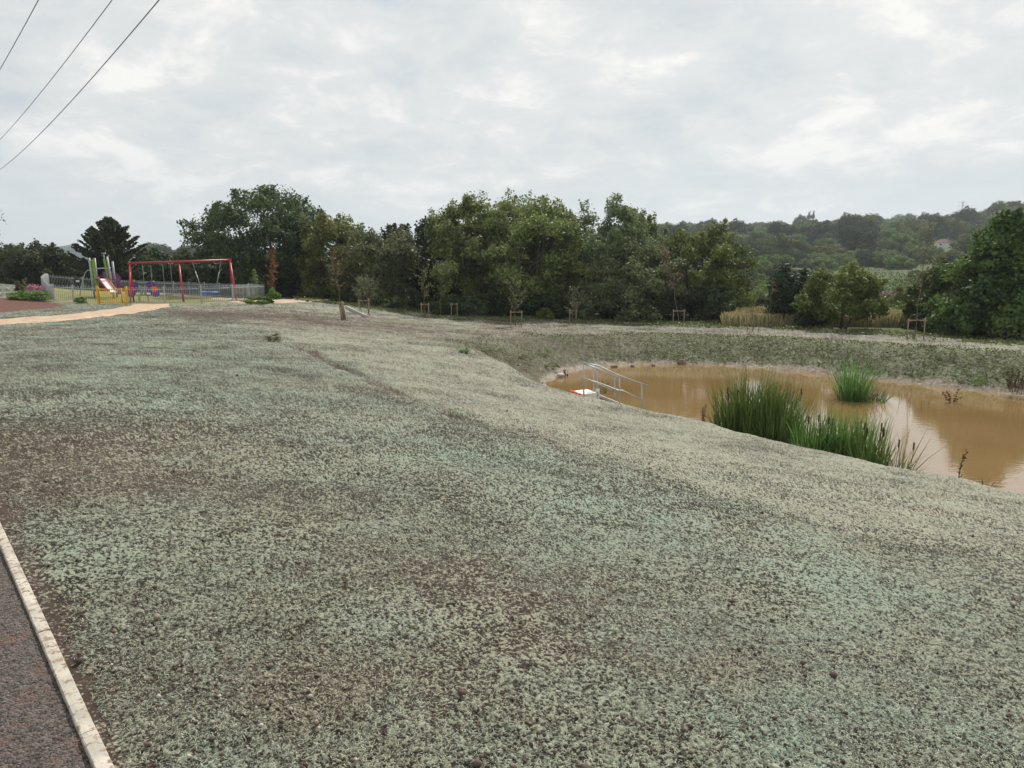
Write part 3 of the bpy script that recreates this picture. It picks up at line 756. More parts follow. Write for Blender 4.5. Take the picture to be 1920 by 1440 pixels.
# bushes
BG = 'bushes at the foot of the tree belt'
def bush(name, label, u, Y, vtop, w, mat, n=4500, leaf=.075, group=BG, vb=None, nl=16, cat='bush'):
    base = at(u, Y) if vb is None else gnd(u, vb); Y = base.y
    Ht = max(.3, top_h(u, vtop, Y, base.z)); rx = w / F * Y * .5
    W, d, tint, lob = crown_points(0, Ht, rx, rx * .8, nl, n, .34, 'dome', .35, 8, .75, int(u + vtop))
    o = link(name, leaf_mesh(name, W, d, leaf, tint, mat), None, base); return tag(o, label, cat, group)
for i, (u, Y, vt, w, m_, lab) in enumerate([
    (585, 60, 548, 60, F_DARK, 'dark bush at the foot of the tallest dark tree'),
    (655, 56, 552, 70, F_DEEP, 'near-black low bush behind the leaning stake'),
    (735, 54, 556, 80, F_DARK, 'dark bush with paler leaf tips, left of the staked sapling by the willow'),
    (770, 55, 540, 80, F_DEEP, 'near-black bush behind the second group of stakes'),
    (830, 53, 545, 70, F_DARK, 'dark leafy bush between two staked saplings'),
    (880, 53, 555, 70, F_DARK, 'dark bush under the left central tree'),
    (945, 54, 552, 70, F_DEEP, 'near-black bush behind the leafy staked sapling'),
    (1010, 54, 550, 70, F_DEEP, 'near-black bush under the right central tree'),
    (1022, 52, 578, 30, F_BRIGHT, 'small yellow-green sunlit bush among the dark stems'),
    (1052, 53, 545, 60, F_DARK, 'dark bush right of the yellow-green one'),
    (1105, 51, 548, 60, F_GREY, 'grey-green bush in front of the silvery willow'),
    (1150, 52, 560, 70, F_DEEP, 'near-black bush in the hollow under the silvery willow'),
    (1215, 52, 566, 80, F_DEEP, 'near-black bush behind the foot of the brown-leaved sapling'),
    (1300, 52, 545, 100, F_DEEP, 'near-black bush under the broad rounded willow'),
    (1350, 50, 540, 60, F_DARK, 'dark bush at the right foot of the broad rounded willow'),
    (1385, 66, 548, 60, F_BRIGHT, 'yellow-green round bush above the left end of the golden grass'),
    (1432, 68, 552, 55, F_DARK, 'dark green bush left of the ivy-clad tree'),
    (1395, 80, 525, 60, F_OLIVE, 'olive bush further back, left of the ivy-clad tree'),
    (1445, 90, 530, 70, F_BRIGHT, 'bright bush further back beside the ivy-clad tree'),
    (1420, 150, 505, 50, F_HILL2, 'distant pale bush above the golden grass'),
    (1520, 45.5, 590, 60, F_DEEP, 'near-black bush under the left side of the small round tree'),
    (1735, 42, 580, 60, F_DARK, 'dark bush behind the tall staked sapling at the right'),
    (1800, 40, 600, 90, F_DARK, 'dark bush left of the bare trunk at the right edge'),
    (1915, 40, 590, 80, F_DARK, 'dark bush right of the bare trunk at the right edge'),
    (1690, 70, 530, 50, F_OLIVE, 'soft olive bush behind the tall staked sapling'),
    (1650, 60, 556, 50, F_OLIVE, 'olive bush right of the small round tree')]):
    bush('bush', lab, u, Y, vt, w, m_)
# far side rows on the left
for i, (u, Y, vt, w) in enumerate([(-40, 100, 470, 120), (45, 105, 490, 120), (110, 100, 500, 100), (170, 100, 497, 90), (265, 95, 500, 90), (330, 95, 485, 90), (390, 95, 480, 90)]):
    bush('bush', 'dim green bush in the far row behind the playground', u, Y, vt, w, F_DARK, 5000, .2, 'far row of bushes behind the playground')

# ------------------------------------------------------------------ hillside woodland: individual trees that share a few meshes
protos = []
for i, (shape, mat, nl, lob, lf, asp) in enumerate([('dome', F_HILL, 38, .33, .42, 1), ('dome', F_HILL, 40, .30, .42, .85), ('dome', F_HILL2, 34, .34, .42, .9), ('dome', F_HILL2, 40, .30, .4, .8), ('dome', F_HILL3, 36, .34, .42, 1.05), ('cone', F_HILL3, 70, .24, .4, 1.2), ('column', F_HILL3, 16, .36, .4, 2.4)]):
    W, d, tint, lob_ = crown_points(0, 10 * asp, 5.6, 5.6, nl, 6500, lob, shape, .16, 3, .78, 900 + i)
    if shape == 'column': W[:, :2] *= .42
    protos.append(leaf_mesh('hillside_tree', W, d, lf, np.clip(.5 + (tint - .5) * .6, 0, 1), mat, jit=.16))
LAB = ['rounded mid green tree in the wooded hillside', 'broad domed mid green tree in the wooded hillside', 'rounded paler green tree in the wooded hillside', 'broad domed paler green tree on the hillside', 'rounded dark green tree in the wooded hillside', 'dark pointed tree in the wooded hillside', 'narrow dark poplar on the skyline']
def hill_tree(x, y, kind, sc, zs=1., label=None):
    o = bpy.data.objects.new('hillside_tree', protos[kind]); COL.objects.link(o)
    o.location = (x, y, H1(x, y) - .6 * sc); o.scale = (sc, sc, sc * zs); o.rotation_euler = (0, 0, rnd.uniform(0, 6.28))
    return tag(o, label or LAB[kind], 'tree', 'hillside ' + ['rounded green', 'domed green', 'rounded pale', 'domed pale', 'rounded dark', 'pointed dark', 'poplar'][kind] + ' trees' if not label else None)
def hill_Y(u, v, drop=3.0):
    for Yq in np.arange(280, 690, 4.):
        p_ = pY(u, v, Yq)
        if H1(p_[0], Yq) + drop > p_[2]: return float(Yq)
    return 690.
HOUSES = [(1663, 437, hill_Y(1663, 437), 12, 8), (1770, 452, hill_Y(1770, 452), 10, 7), (1822, 436, hill_Y(1822, 436), 13, 8)]
print('houses', HOUSES)
def clear_of_houses(x, y):
    for (hu, hv, hy, w, dd) in HOUSES:
        hx = pY(hu, hv, hy)[0]
        # keep the line of sight in front of each house open
        if y < hy + 9 and y > hy - 75 and abs(x - hx * y / hy) < w * .5 + 3.5: return False
    return True
cnt = 0; tries = 0; placed = []
rh = random.Random(3)
# skyline row
a_ = .14
while a_ < .80:
    Yh = rh.uniform(650, 730); x = a_ * Yh
    placed.append((x, Yh, rh.choice([0, 0, 1, 4, 1]), rh.uniform(1.1, 1.5), rh.uniform(.62, .85)))
    a_ += rh.uniform(.008, .013)
while len(placed) < 272 and tries < 6000:
    tries += 1
    aa = rh.uniform(.13, .78); Yh = 255 + (rh.random() ** 1.1) * 400; x = aa * Yh
    if not clear_of_houses(x, Yh): continue
    dmin = 9.5 + Yh * .010
    if any(abs(x - p[0]) < dmin and abs(Yh - p[1]) < dmin * 1.15 for p in placed): continue
    kd = rh.choice([0, 1, 1, 0, 2, 3, 3, 4, 4, 5] if Yh < 480 else [0, 0, 1, 2, 4, 4, 1])
    placed.append((x, Yh, kd, rh.uniform(1.15, 1.75) * (.72 if kd == 5 else 1) * (.70 if Yh < 320 else 1), rh.uniform(.62, .95)))
for p in placed: hill_tree(*p)
for (u_, vt, Yh, kd, sc, lb) in [(1515, 394, 690, 6, 1.35, 'left of the two joined narrow dark poplars rising above the skyline'), (1523, 393, 692, 6, 1.4, 'right of the two joined narrow dark poplars rising above the skyline'),
                             (1460, 416, 500, 4, 1.9, 'broad very dark tree block midway up the hill'), (1502, 424, 440, 5, 1.7, 'dark pointed evergreen just right of the dark tree block'),
                             (1895, 372, 400, 1, 2.1, 'big hazy domed tree standing above the skyline at the right edge'), (1925, 372, 400, 0, 2.2, 'big hazy rounded tree cut by the right edge above the skyline')]:
    x, y, z = pY(u_, vt, Yh); zb = H1(x, y); hh = z - zb
    ph = 10 * [1, .85, .9, .8, 1.05, 1.2, 2.4][kd]
    o = hill_tree(x, y, kd, sc, 1, lb); o.scale = (sc, sc, hh / ph / 1.03)
# distant trees in the gap left of centre
for i in range(16):
    aa = -.50 + i * .011; Yh = rh.uniform(330, 420)
    o = hill_tree(aa * Yh, Yh, 4 if i % 3 else 0, rh.uniform(.9, 1.3), rh.uniform(.7, 1), None)
    o['label'] = 'hazy distant tree seen in the gap between the layered tree and the tallest dark tree'; o['group'] = 'distant trees in the left gap'
# understorey between the hillside trees: one mass
n = 70000
yy = 235 + NR.random(n) ** .9 * 480; aa = NR.uniform(.10, .82, n); xx = aa * yy
ok = np.ones(n, bool)
for (hu, hv, hy, w, dd) in HOUSES:
    hx = pY(hu, hv, hy)[0]; ok &= ~((yy < hy + 8) & (yy > hy - 60) & (np.abs(xx - hx * yy / hy) < w * .6 + 3))
xx, yy = xx[ok], yy[ok]
zz = Hgt(xx, yy) + 2.0 * fbm(xx / 7, yy / 7, 3, 71) ** 1.2 * NR.uniform(.5, 1.25, len(xx))
dd_ = NR.normal(size=(len(xx), 3)) * .25; dd_[:, 2] += .8
tn = np.clip(.15 + .9 * (fbm(xx / 12, yy / 12, 2, 72) - .2) + NR.normal(0, .15, len(xx)), 0, 1)
o = link('hillside_scrub', leaf_mesh('hillside_scrub', np.stack([xx, yy, zz], 1), dd_, .9, tn, F_SCRUB, jit=.2)); tag(o, 'dense green scrub filling the wooded hillside between its trees', 'scrub', kind='stuff')
# mid-distance hedge lines at the foot of the hill
for i in range(64):
    u_ = 1350 + (i % 32) * 16 + rh.uniform(-6, 6); row = i // 32
    Yh = rh.uniform(215, 245) if row == 0 else rh.uniform(105, 170)
    if row == 1 and 1610 < u_ < 1712: continue
    if u_ > 1850: continue
    x = pY(u_, 500, Yh)[0]; kd = rh.choice([0, 1, 3, 4, 1, 3])
    o = hill_tree(x, Yh, kd, rh.uniform(.45, .78) * (1 if row == 0 else .62), rh.uniform(.7, 1.0))
    o['label'] = ['rounded green', 'domed green', '', 'pale domed', 'dark rounded'][kd] + ' bushy tree in the hedge lines at the foot of the hill'; o['group'] = 'hedge line ' + ['rounded', 'domed', '', 'pale', 'dark'][kd]
x = pY(1658, 540, 150)[0]; o = hill_tree(x, 165, 4, .28, .9, 'small dark round bush standing in the green field beyond the pond')

# ------------------------------------------------------------------ houses, warehouse, pylon
def house(u, v, Y, w, dpt, label, wall, rz=0., hip=False):
    x, y, z = pY(u, v, Y); zb = H1(x, y); z0 = zb - .6
    e = empty('house', (x, y, z0), label, 'house', 'houses on the wooded hill', rz); e.scale = (.52, .52, .52)
    hw, hd, hh = w / 2, dpt / 2, 5.2
    mb = MB(); base = -1.5
    mb.box((0, 0, (hh + base) / 2), (w, dpt, hh - base), None)
    if not hip: mb.prism([(-hd, hh), (hd, hh), (0, hh + dpt * .42)], w - .02, Matrix.Rotation(R(90), 4, 'Z'))
    mb.build('wall', wall, e)
    rf = MB(); rh_ = dpt * .42; ov = .45
    if hip:
        rf.add([(-hw - ov, -hd - ov, hh), (hw + ov, -hd - ov, hh), (hw + ov, hd + ov, hh), (-hw - ov, hd + ov, hh), (-hw * .45, 0, hh + rh_), (hw * .45, 0, hh + rh_)], [(0, 1, 5, 4), (1, 2, 5), (2, 3, 4, 5), (3, 0, 4), (3, 2, 1, 0)])
    else:
        for s in (-1, 1):
            ex, ez = s * (hd + ov), hh - ov * .84
            rf.add([(-hw - .3, ex, ez), (hw + .3, ex, ez), (hw + .3, 0, hh + rh_ + .05), (-hw - .3, 0, hh + rh_ + .05), (-hw - .3, ex, ez - .2), (hw + .3, ex, ez - .2), (hw + .3, 0, hh + rh_ - .15), (-hw - .3, 0, hh + rh_ - .15)],
                   [(0, 1, 2, 3), (7, 6, 5, 4), (0, 4, 5, 1), (1, 5, 6, 2), (2, 6, 7, 3), (3, 7, 4, 0)])
    r_ = rf.build('roof', M['tile'], e)
    cm = MB(); cm.box((hw * .5, 0, hh + rh_ + .4), (.9, .7, 1.5)); cm.tube([(hw * .5, 0, hh + rh_ + 1.1), (hw * .5, 0, hh + rh_ + 1.6)], .15); cm.build('chimney', M['brick'], r_)
    for zz in (1.4, 3.9):
        for xx in (-.3, .3):
            f = MB(); f.box((xx * w, -hd - .03, zz), (1.6, .10, 1.25)); wf = f.build('window', M['white'], e)
            f2 = MB(); f2.box((xx * w, -hd - .09, zz), (1.4, .04, 1.05)); f2.build('pane', M['glass'], wf)
    return e
house(1663, 437, HOUSES[0][2], 13, 8, 'white-walled house with a steep brown gabled roof, left one of the hill houses', M['render'], R(22))
house(1770, 452, HOUSES[1][2], 11, 7, 'white house with a low red-brown hipped roof beneath the pylon', M['render'], R(-12), True)
house(1822, 436, HOUSES[2][2], 14, 8, 'brick house half hidden beside the right-edge tree', M['brick'], R(10))
x, y, z = pY(155, 470, 520); zb = H1(x, y)
e = empty('warehouse', (x, y, z - 6), 'long pale blue-grey warehouse on the far left horizon', 'warehouse', None, R(8))
mb = MB(); mb.box((0, 0, 0), (40, 30, 12)); mb.build('wall', M['clad'], e)
mb = MB(); mb.prism([(-20.4, 6), (-20.4, 6.6), (0, 10.0), (20.4, 6.6), (20.4, 6)], 30.6); mb.build('roof', paint('warehouse_roof', (.50, .54, .58), .6, var=.04, sc=.05), e)
mb = MB()
for q in range(-19, 20, 2): mb.box((q, -15.06, 0), (.5, .1, 11.8))
mb.build('cladding_rib', M['clad'], e)
# pylon
x, y, z = pY(1806, 378, 900); zb = H1(x, y)
Hp = z - zb; e = empty('pylon', (x, y, zb), 'thin lattice electricity pylon on the skyline above the hill', 'pylon', None, R(15))
mb = MB(); w0, w1 = 3.2, .5; hp0 = Hp
lv = [0, .18, .34, .48, .6, .7, .79, .87, .94, 1.]
def cor(t, k): w = w0 + (w1 - w0) * min(1, t * 1.25); return Vector(((-1, 1, 1, -1)[k] * w, (-1, -1, 1, 1)[k] * w, t * Hp))
for k in range(4):
    for i in range(len(lv) - 1):
        mb.tube([cor(lv[i], k), cor(lv[i + 1], k)], .17, 4); mb.tube([cor(lv[i], k), cor(lv[i + 1], (k + 1) % 4)], .10, 4); mb.tube([cor(lv[i], (k + 1) % 4), cor(lv[i + 1], k)], .10, 4)
mb.build('lattice_mast', M['galv'], e)
for t in (.80, .90, .985):
    mb = MB(); aw = 5.5 if t != .90 else 7
    for s in (-1, 1):
        mb.tube([(0, -.5, t * Hp), (s * aw, 0, t * Hp)], .13, 4); mb.tube([(0, .5, t * Hp + 1.2), (s * aw, 0, t * Hp)], .12, 4); mb.tube([(s * aw, 0, t * Hp), (s * aw, 0, t * Hp - 1.6)], .14, 4)
    mb.build('cross_arm', M['galv'], e)

# ------------------------------------------------------------------ saplings and stakes
def leafy_sapling(u, vb, vtop, wpx, mat, nleaf, leaf, label, h0=.35, lean=0., shape='column', Y=None, bark='twig', twigs=26, name='sapling', group='young staked trees', trr=.03):
    base = gnd(u, vb) if Y is None else at(u, Y); Y = base.y
    Ht = top_h(u + lean, vtop, Y, base.z); rx = wpx / F * Y * .5; lx = lean / F * Y
    root = empty(name, base, label, 'young tree', group)
    g = random.Random(int(u * 3 + vb)); G = np.random.default_rng(int(u))
    mb = MB(); n = 9
    ax = [Vector((lx * (i / n) ** 1.3 + .03 * math.sin(i * 1.7), .03 * math.cos(i * 2.1), -.15 + (Ht + .15) * i / n)) for i in range(n + 1)]
    mb.tube(ax, [trr * (1 - .85 * i / n) for i in range(n + 1)], 6)
    P = []
    for k in range(twigs):
        t = h0 + (1 - h0) * (k + .5) / twigs * .97
        i = min(n - 1, int(t * n)); a = ax[i].lerp(ax[i + 1], t * n - i)
        q = (t - h0) / (1 - h0); w = rx * (math.sin(math.pi * min(1, .22 + q * .78)) ** .7 if shape == 'column' else (1.1 - q))
        an = g.uniform(0, 6.283); l = w * g.uniform(.6, 1.15)
        e = a + Vector((math.cos(an) * l, math.sin(an) * l, l * g.uniform(.5, 1.5)))
        mb.tube([a, a.lerp(e, .5) + Vector((0, 0, -.04 * l)), e], [trr * .3, trr * .2, .003], 4)
        m_ = max(1, nleaf // twigs); s = G.uniform(.25, 1.05, m_)[:, None]
        P.append(np.array(a)[None] * (1 - s) + np.array(e)[None] * s + G.normal(size=(m_, 3)) * (.04 + .05 * rx))
    mb.build('stem', M[bark], root)
    if nleaf:
        P = np.concatenate(P); link('leaves', leaf_mesh('leaves', P, np.tile([0, 0, 1.], (len(P), 1)), leaf, G.uniform(0, 1, len(P)), mat), root)
    return root
def stakes(u, vb, label, wpx=None, hgt=1.0, lean=0., rz=0., n=2, Y=None, wid=.85):
    base = gnd(u, vb) if Y is None else at(u, Y)
    e = empty('tree_stake_frame', base, label, 'tree stakes', 'timber stake frames around young trees', rz)
    for s in ([-1, 1] if n == 2 else [-1, 0, 1]):
        xb = s * wid / 2; gz = H1(base.x + xb, base.y) - base.z
        mb = MB(); mb.tube([(xb, 0, gz - .2), (xb + lean, .01, hgt + rnd.uniform(.0, .05)), ], .030, 8); mb.build('stake', M['stake'], e)
    mb = MB(); mb.box((lean, -.05, hgt - .08), (wid + .14, .03, .065)); mb.build('crossbar', M['stake'], e)
    mb = MB(); mb.tube([(lean - .05, -.09, hgt - .08), (lean + .05, -.09, hgt - .06), (lean + .08, .02, hgt - .06), (lean - .02, .06, hgt - .06), (lean - .08, -.03, hgt - .07), (lean - .05, -.09, hgt - .08)], .018, 5); mb.build('tie_strap', M['strap'], e)
# leaning three-stake bundle with yellow-leaved sapling
b0 = gnd(645, 600)
e = empty('tree_stake_frame', b0, 'leaning close-set timber stakes in disturbed soil at the foot of the yellowing sapling', 'tree stakes', 'timber stake frames around young trees')
for xo, yo, ln in ((-.10, 0, -.14), (.02, .15, -.16), (.13, -.05, -.15)):
    mb = MB(); mb.tube([(xo, yo, -.2), (xo + ln, yo, 1.02)], .042, 8); mb.build('stake', M['stake'], e)
mb = MB(); mb.box((-.13, -.04, .93), (.42, .035, .08)); mb.build('crossbar', M['stake'], e)
leafy_sapling(643, 600, 470, 38, F_YEL, 260, .055, 'leaning sapling with sparse yellowing leaves in front of the olive willow', .42, -16, name='sapling')
stakes(683, 591, 'timber stake frame at the foot of the embankment wall, nearest the yellowing sapling', wid=.62)
leafy_sapling(677, 590, 520, 40, F_GREY, 420, .035, 'thin grey-leaved staked sapling near the foot of the embankment', .35)
leafy_sapling(690, 588, 524, 46, F_GREY, 500, .035, 'bushier grey-leaved sapling right beside the thin one near the embankment', .28)
stakes(797, 596, 'low timber stake frame below the upright V-branched sapling', wid=.5)
leafy_sapling(796, 596, 505, 26, F_OLIVE, 380, .05, 'upright sapling with V-shaped branches against the dark tree gap', .4)
leafy_sapling(826, 592, 498, 60, F_OLIVE, 900, .06, 'wide leafy young tree between the two low stake frames', .3)
stakes(852, 594, 'faint stake frame in shade right of the wide leafy young tree', wid=.42)
stakes(968, 613, 'tallest orange-toned stake frame in the middle of the far bank', wid=.68)
leafy_sapling(966, 612, 524, 40, F_GREY, 620, .055, 'leafy sapling inside the orange-toned stake frame mid-bank', .33)
stakes(1074, 608, 'shaded stake frame in front of the silvery willow', wid=.42)
leafy_sapling(1074, 608, 542, 36, F_GREY, 420, .055, 'dull leafy sapling in the shaded stake frame before the silvery willow', .28)
stakes(1272, 609, 'stake frame at the foot of the brown-leaved sapling', wid=.72)
leafy_sapling(1273, 609, 455, 44, F_RUST, 460, .05, 'tall leaning sapling with withered red-brown leaves before the broad willow', .42, -36)
stakes(1412, 621, 'wide stake frame with flat top bar left of the golden grass end', wid=.68)
leafy_sapling(1411, 621, 508, 8, F_OLIVE, 20, .03, 'bare thin-stemmed sapling in the wide frame before the golden grass', .5, -3, twigs=5)
leafy_sapling(1442, 612, 520, 22, F_RUST, 60, .04, 'nearly bare sapling with a few twigs just left of the ivy-clad tree', .5, twigs=10)
stakes(1444, 612, 'small low stake frame just left of the ivy-clad tree', wid=.5, hgt=.35)
leafy_sapling(1625, 617, 525, 26, F_OLIVE, 120, .05, 'thin sapling standing right of the small round tree', .4)
stakes(1716, 637, 'nearest and largest stake frame, on the right of the far bank', wid=.86, hgt=1.08)
leafy_sapling(1714, 637, 424, 62, F_GREY, 560, .05, 'tallest slim sapling with a loose leafy head at the right of the far bank', .42, 8, trr=.028)
# embankment wall board beside the mound
p0 = gnd(648, 578); p1 = gnd(688, 597)
mb = MB()
dv = (p1 - p0); n = 8
for i in range(n):
    a = p0.lerp(p1, i / n); b_ = p0.lerp(p1, (i + 1) / n); a.z = H1(a.x, a.y); b_.z = H1(b_.x, b_.y)
    c = (a + b_) / 2; d = (b_ - a); rot = d.to_track_quat('X', 'Z').to_matrix(); mb.box(c + Vector((0, 0, .06)), (d.length * .995, .07, .26), rot)
tag(mb.build('timber_edging_board', M['concrete']), 'long pale edging board running down the mound beside the leaning stakes', 'edging board')
# small trees near playground
leafy_sapling(513, 0, 463, 17, F_BROWN, 800, .07, 'dead upright tree with rust-red leaves behind the fence corner', .22, 5, Y=56, name='dead_tree', group='young trees by the playground fence', twigs=40, trr=.05)
leafy_sapling(482, 0, 505, 20, F_BRIGHT, 260, .06, 'small green pointed sapling behind the playground fence near its right corner', .3, 0, 'cone', Y=55, group='young trees by the playground fence')
bush('shrub', 'bright green shrub at the right end of the playground fence', 513, 0, 541, 26, F_LIME, 2200, .06, 'shrubs beside the playground', 569, cat='shrub')
bush('shrub', 'low green weeds at the fence foot left of the corner shrub', 480, 0, 556, 50, F_LIME, 1600, .05, 'shrubs beside the playground', 570, cat='shrub')
bush('shrub', 'small yellow-green weed tuft left of the yellow gate', 152, 0, 557, 22, F_LIME, 700, .05, 'shrubs beside the playground', 569, cat='shrub')
bush('shrub', 'low lush green plants in front of the pink flowers', 55, 0, 545, 70, F_LIME, 3500, .06, 'shrubs beside the playground', 563, nl=26, cat='shrub')
bush('flower_clump', 'pink flowering plants against the left end of the playground fence', 74, 0, 533, 44, F_PINK, 2200, .05, 'shrubs beside the playground', 557, cat='flowers')
bush('shrub', 'taller weedy plant with brown stalks rising behind the low green plants', 42, 0, 523, 22, F_OLIVE, 900, .07, 'shrubs beside the playground', 553, cat='shrub')
for (u, v, w, h_, m_, lab) in [(512, 640, 34, 14, F_GREY, 'grey-green weed tuft at the top of the rut on the slope'), (870, 662, 20, 9, F_WEED, 'small green weed tuft where the slope meets the dark bank'),
        (1035, 694, 34, 16, F_WEED, 'yellow-green weeds at the left shore above the tip of the pond'), (985, 678, 30, 12, F_WEED, 'green weeds on the dark bank left of the pond'), (912, 664, 22, 8, F_WEED, 'low green weeds halfway along the dark bank edge'),
        (1020, 668, 40, 14, F_WEED, 'spread of green weeds high on the dark bank left of the handrails'), (1150, 668, 46, 12, F_WEED, 'green weed patch on the bank behind the handrails'), (1260, 672, 50, 12, F_WEED, 'green weed patch above the lone red-brown boulder')]:
    p = gnd(u, v); W, d, tint, lob = crown_points(0, h_ / F * p.y, w / F * p.y * .5, w / F * p.y * .4, 9, 420, .34, 'dome', .5, 6, .75, u)
    tag(link('weed_tuft', leaf_mesh('weed_tuft', W, d, .028, tint, m_, .4), None, p), lab, 'weeds', 'weed tufts on the banks')
# drooping branch of a tree beyond the left edge
def edge_tree():
    base = at(-48, 24); Ht = 4.7
    root = empty('birch_tree', base, 'slender tree outside the left edge with drooping leafy twigs entering the picture', 'tree', None)
    G = np.random.default_rng(9); g = random.Random(9); mb = MB()
    mb.tube([(0, 0, -.2), (.05, 0, 1.5), (0, .05, 3.2), (.05, 0, Ht)], [.07, .055, .04, .01], 7)
    P = []
    for k in range(40):
        z = g.uniform(1.7, Ht); an = g.uniform(0, 6.283); l = g.uniform(.5, 1.75) * (1.15 - .35 * z / Ht)
        a = Vector((0, 0, z)); m1 = a + Vector((math.cos(an) * l * .6, math.sin(an) * l * .6, .35 * l)); e = a + Vector((math.cos(an) * l, math.sin(an) * l, -.05 * l))
        mb.tube([a, m1, e], [.012, .008, .003], 4)
        m_ = 26; s = G.uniform(.35, 1.05, m_)[:, None]
        c = (1 - s) ** 2 * np.array(a) + 2 * s * (1 - s) * np.array(m1) + s * s * np.array(e)
        P.append(c + G.normal(size=(m_, 3)) * .06 - np.array([0, 0, .05]))
    mb.build('trunk', M['bark_pale'], root); P = np.concatenate(P)
    link('leaves', leaf_mesh('leaves', P, np.tile([0, 0, 1.], (len(P), 1)), .04, G.uniform(0, 1, len(P)), F_DARK), root)
edge_tree()

# ------------------------------------------------------------------ reeds and water plants
def blades(n, cx, cy, rx, ry, hmin, hmax, w, lean, g, z0=0., droop=.35, seg=5, taper=True):
    V = []; Fc = []; T = []
    for i in range(n):
        an = g.uniform(0, 6.283); q = math.sqrt(g.random())
        x = cx + math.cos(an) * q * rx; y = cy + math.sin(an) * q * ry
        h = g.uniform(hmin, hmax) * (1.15 - .28 * q * q); ln = lean * g.uniform(.2, 1.3) * (.35 + q)
        da = an + g.gauss(0, .9); dx, dy = math.cos(da), math.sin(da)
        fa = g.uniform(0, 3.14); wx, wy = math.cos(fa), math.sin(fa)
        dr = droop * g.random() ** 2
        b = len(V); ww = w * g.uniform(.7, 1.3)
        for k in range(seg + 1):
            t = k / seg; off = h * (ln * t + dr * t ** 3); zz = z0 + h * (t - .55 * dr * t ** 3)
            wd = ww * (1 - t ** 2.2) if taper else ww * (1 - .5 * t)
            V.append((x + dx * off - wx * wd, y + dy * off - wy * wd, zz)); V.append((x + dx * off + wx * wd, y + dy * off + wy * wd, zz))
        for k in range(seg): Fc.append((b + 2 * k, b + 2 * k + 1, b + 2 * k + 3, b + 2 * k + 2)); T.append(min(1, max(0, g.gauss(.45, .25))))
    return V, Fc, T
def blade_obj(name, parts, mat, parent=None, loc=None):
    V = []; Fc = []; T = []
    for v, f, t in parts:
        n = len(V); V += v; Fc += [tuple(i + n for i in q) for q in f]; T += t
    me = mesh_np(name, V, Fc, mat); fattr(me, 'tint', T, 'FACE'); return link(name, me, parent, loc)
def reedclump(u, Y, label, spots, heads=6, seed=1, dry=30):
    g = random.Random(seed); x0 = pY(u, 780, Y)[0]
    e = empty('reed_clump', (x0, Y, ZW - .1), label, 'reeds', 'bulrush clumps in the pond')
    blade_obj('reed_leaves', [blades(n, x, y, rx * 1.08, ry, h * .38, h, .013, ln * 1.25, g) for (x, y, rx, ry, h, n, ln) in spots], F_REED, e)
    blade_obj('dry_stalks', [blades(dry * 2, x, y, rx * 1.15, ry, .25, 1.0, .01, .6, g, droop=.8) for (x, y, rx, ry, h, n, ln) in spots], F_DRYREED, e)
    HM = paint('bulrush_head', (.05, .028, .018), .9)
    for k in range(heads):
        mb = MB()
        x, y, rx, ry, h, n, ln = g.choice(spots); hx = x + g.uniform(-rx, rx); hy = y - g.uniform(0, ry); hh = h * g.uniform(.60, .76)
        mb.tube([(hx, hy, 0), (hx + .05, hy, hh)], .006, 5); mb.tube([(hx + .05, hy, hh - .02), (hx + .05, hy, hh), (hx + .05, hy, hh + .16), (hx + .05, hy, hh + .18)], [.006, .019, .019, .005], 8)
        mb.build('seed_head', HM, e)
reedclump(1420, 19.2, 'largest tall green bulrush clump, nearest the handrail', [(-.55, .3, .45, .5, 2.05, 420, .14), (.05, .4, .6, .6, 2.45, 680, .10), (.75, .3, .45, .5, 2.15, 420, .13), (.3, -.5, .7, .35, 1.9, 330, .12)], 5, 1)
reedclump(1560, 17.0, 'medium bulrush clump with brown heads between the largest and the sparse ones', [(-.35, .1, .4, .4, 1.85, 330, .12), (.25, 0, .4, .4, 1.85, 330, .10), (.7, -.15, .35, .35, 1.8, 280, .1)], 6, 2)
reedclump(1655, 15.9, 'sparser bulrush clump with arching leaves at the right end of the row', [(-.15, .1, .35, .35, 1.8, 150, .14), (.35, 0, .3, .3, 1.5, 80, .42)], 7, 3)
reedclump(1598, 26.0, 'separate green reed clump standing alone in the middle of the pond', [(-.05, 0, .42, .40, 1.85, 270, .26), (.6, -.1, .5, .35, .8, 90, .8)], 0, 4, 60)
def dry_plant(u, v, label, h, n, w=.14, lean=.25, mat=F_DOCK, name='dock_plant', zr=-5.0, feather=True, seed=0):
    g = random.Random(seed + int(u)); p = pz(u, v, zr); V = []; Fc = []; T = []
    parts = [blades(n, 0, 0, w, w, h * .6, h, .008, lean, g, droop=.15, taper=False)]
    if feather:
        v_, f_, t_ = [], [], []
        for (V0) in [parts[0][0]]:
            for i in range(0, len(V0), 12):
                for k in range(2, 6):
                    c = Vector(V0[i + 2 * k]) if i + 2 * k < len(V0) else None
                    if c is None: continue
                    for q in range(5):
                        o_ = Vector((g.gauss(0, .018), g.gauss(0, .018), g.gauss(0, .05))); b = len(v_); s = g.uniform(.012, .03)
                        v_ += [tuple(c + o_ + Vector((-s, 0, 0))), tuple(c + o_ + Vector((0, s, -s))), tuple(c + o_ + Vector((s, 0, 0))), tuple(c + o_ + Vector((0, -s, s * 1.3)))]; f_.append((b, b + 1, b + 2, b + 3)); t_.append(g.random())
        parts.append((v_, f_, t_))
    o = blade_obj(name, parts, mat, None, (p[0], p[1], p[2] - .05)); return tag(o, label, 'water plant', None)
dry_plant(1845, 925, 'spreading dry dark stems at the near shore on the far right', .42, 30, .12, .5, feather=False)
dry_plant(1795, 905, 'single tall feathery dry stem right of the reeds, near shore', .95, 2, .02, .05)
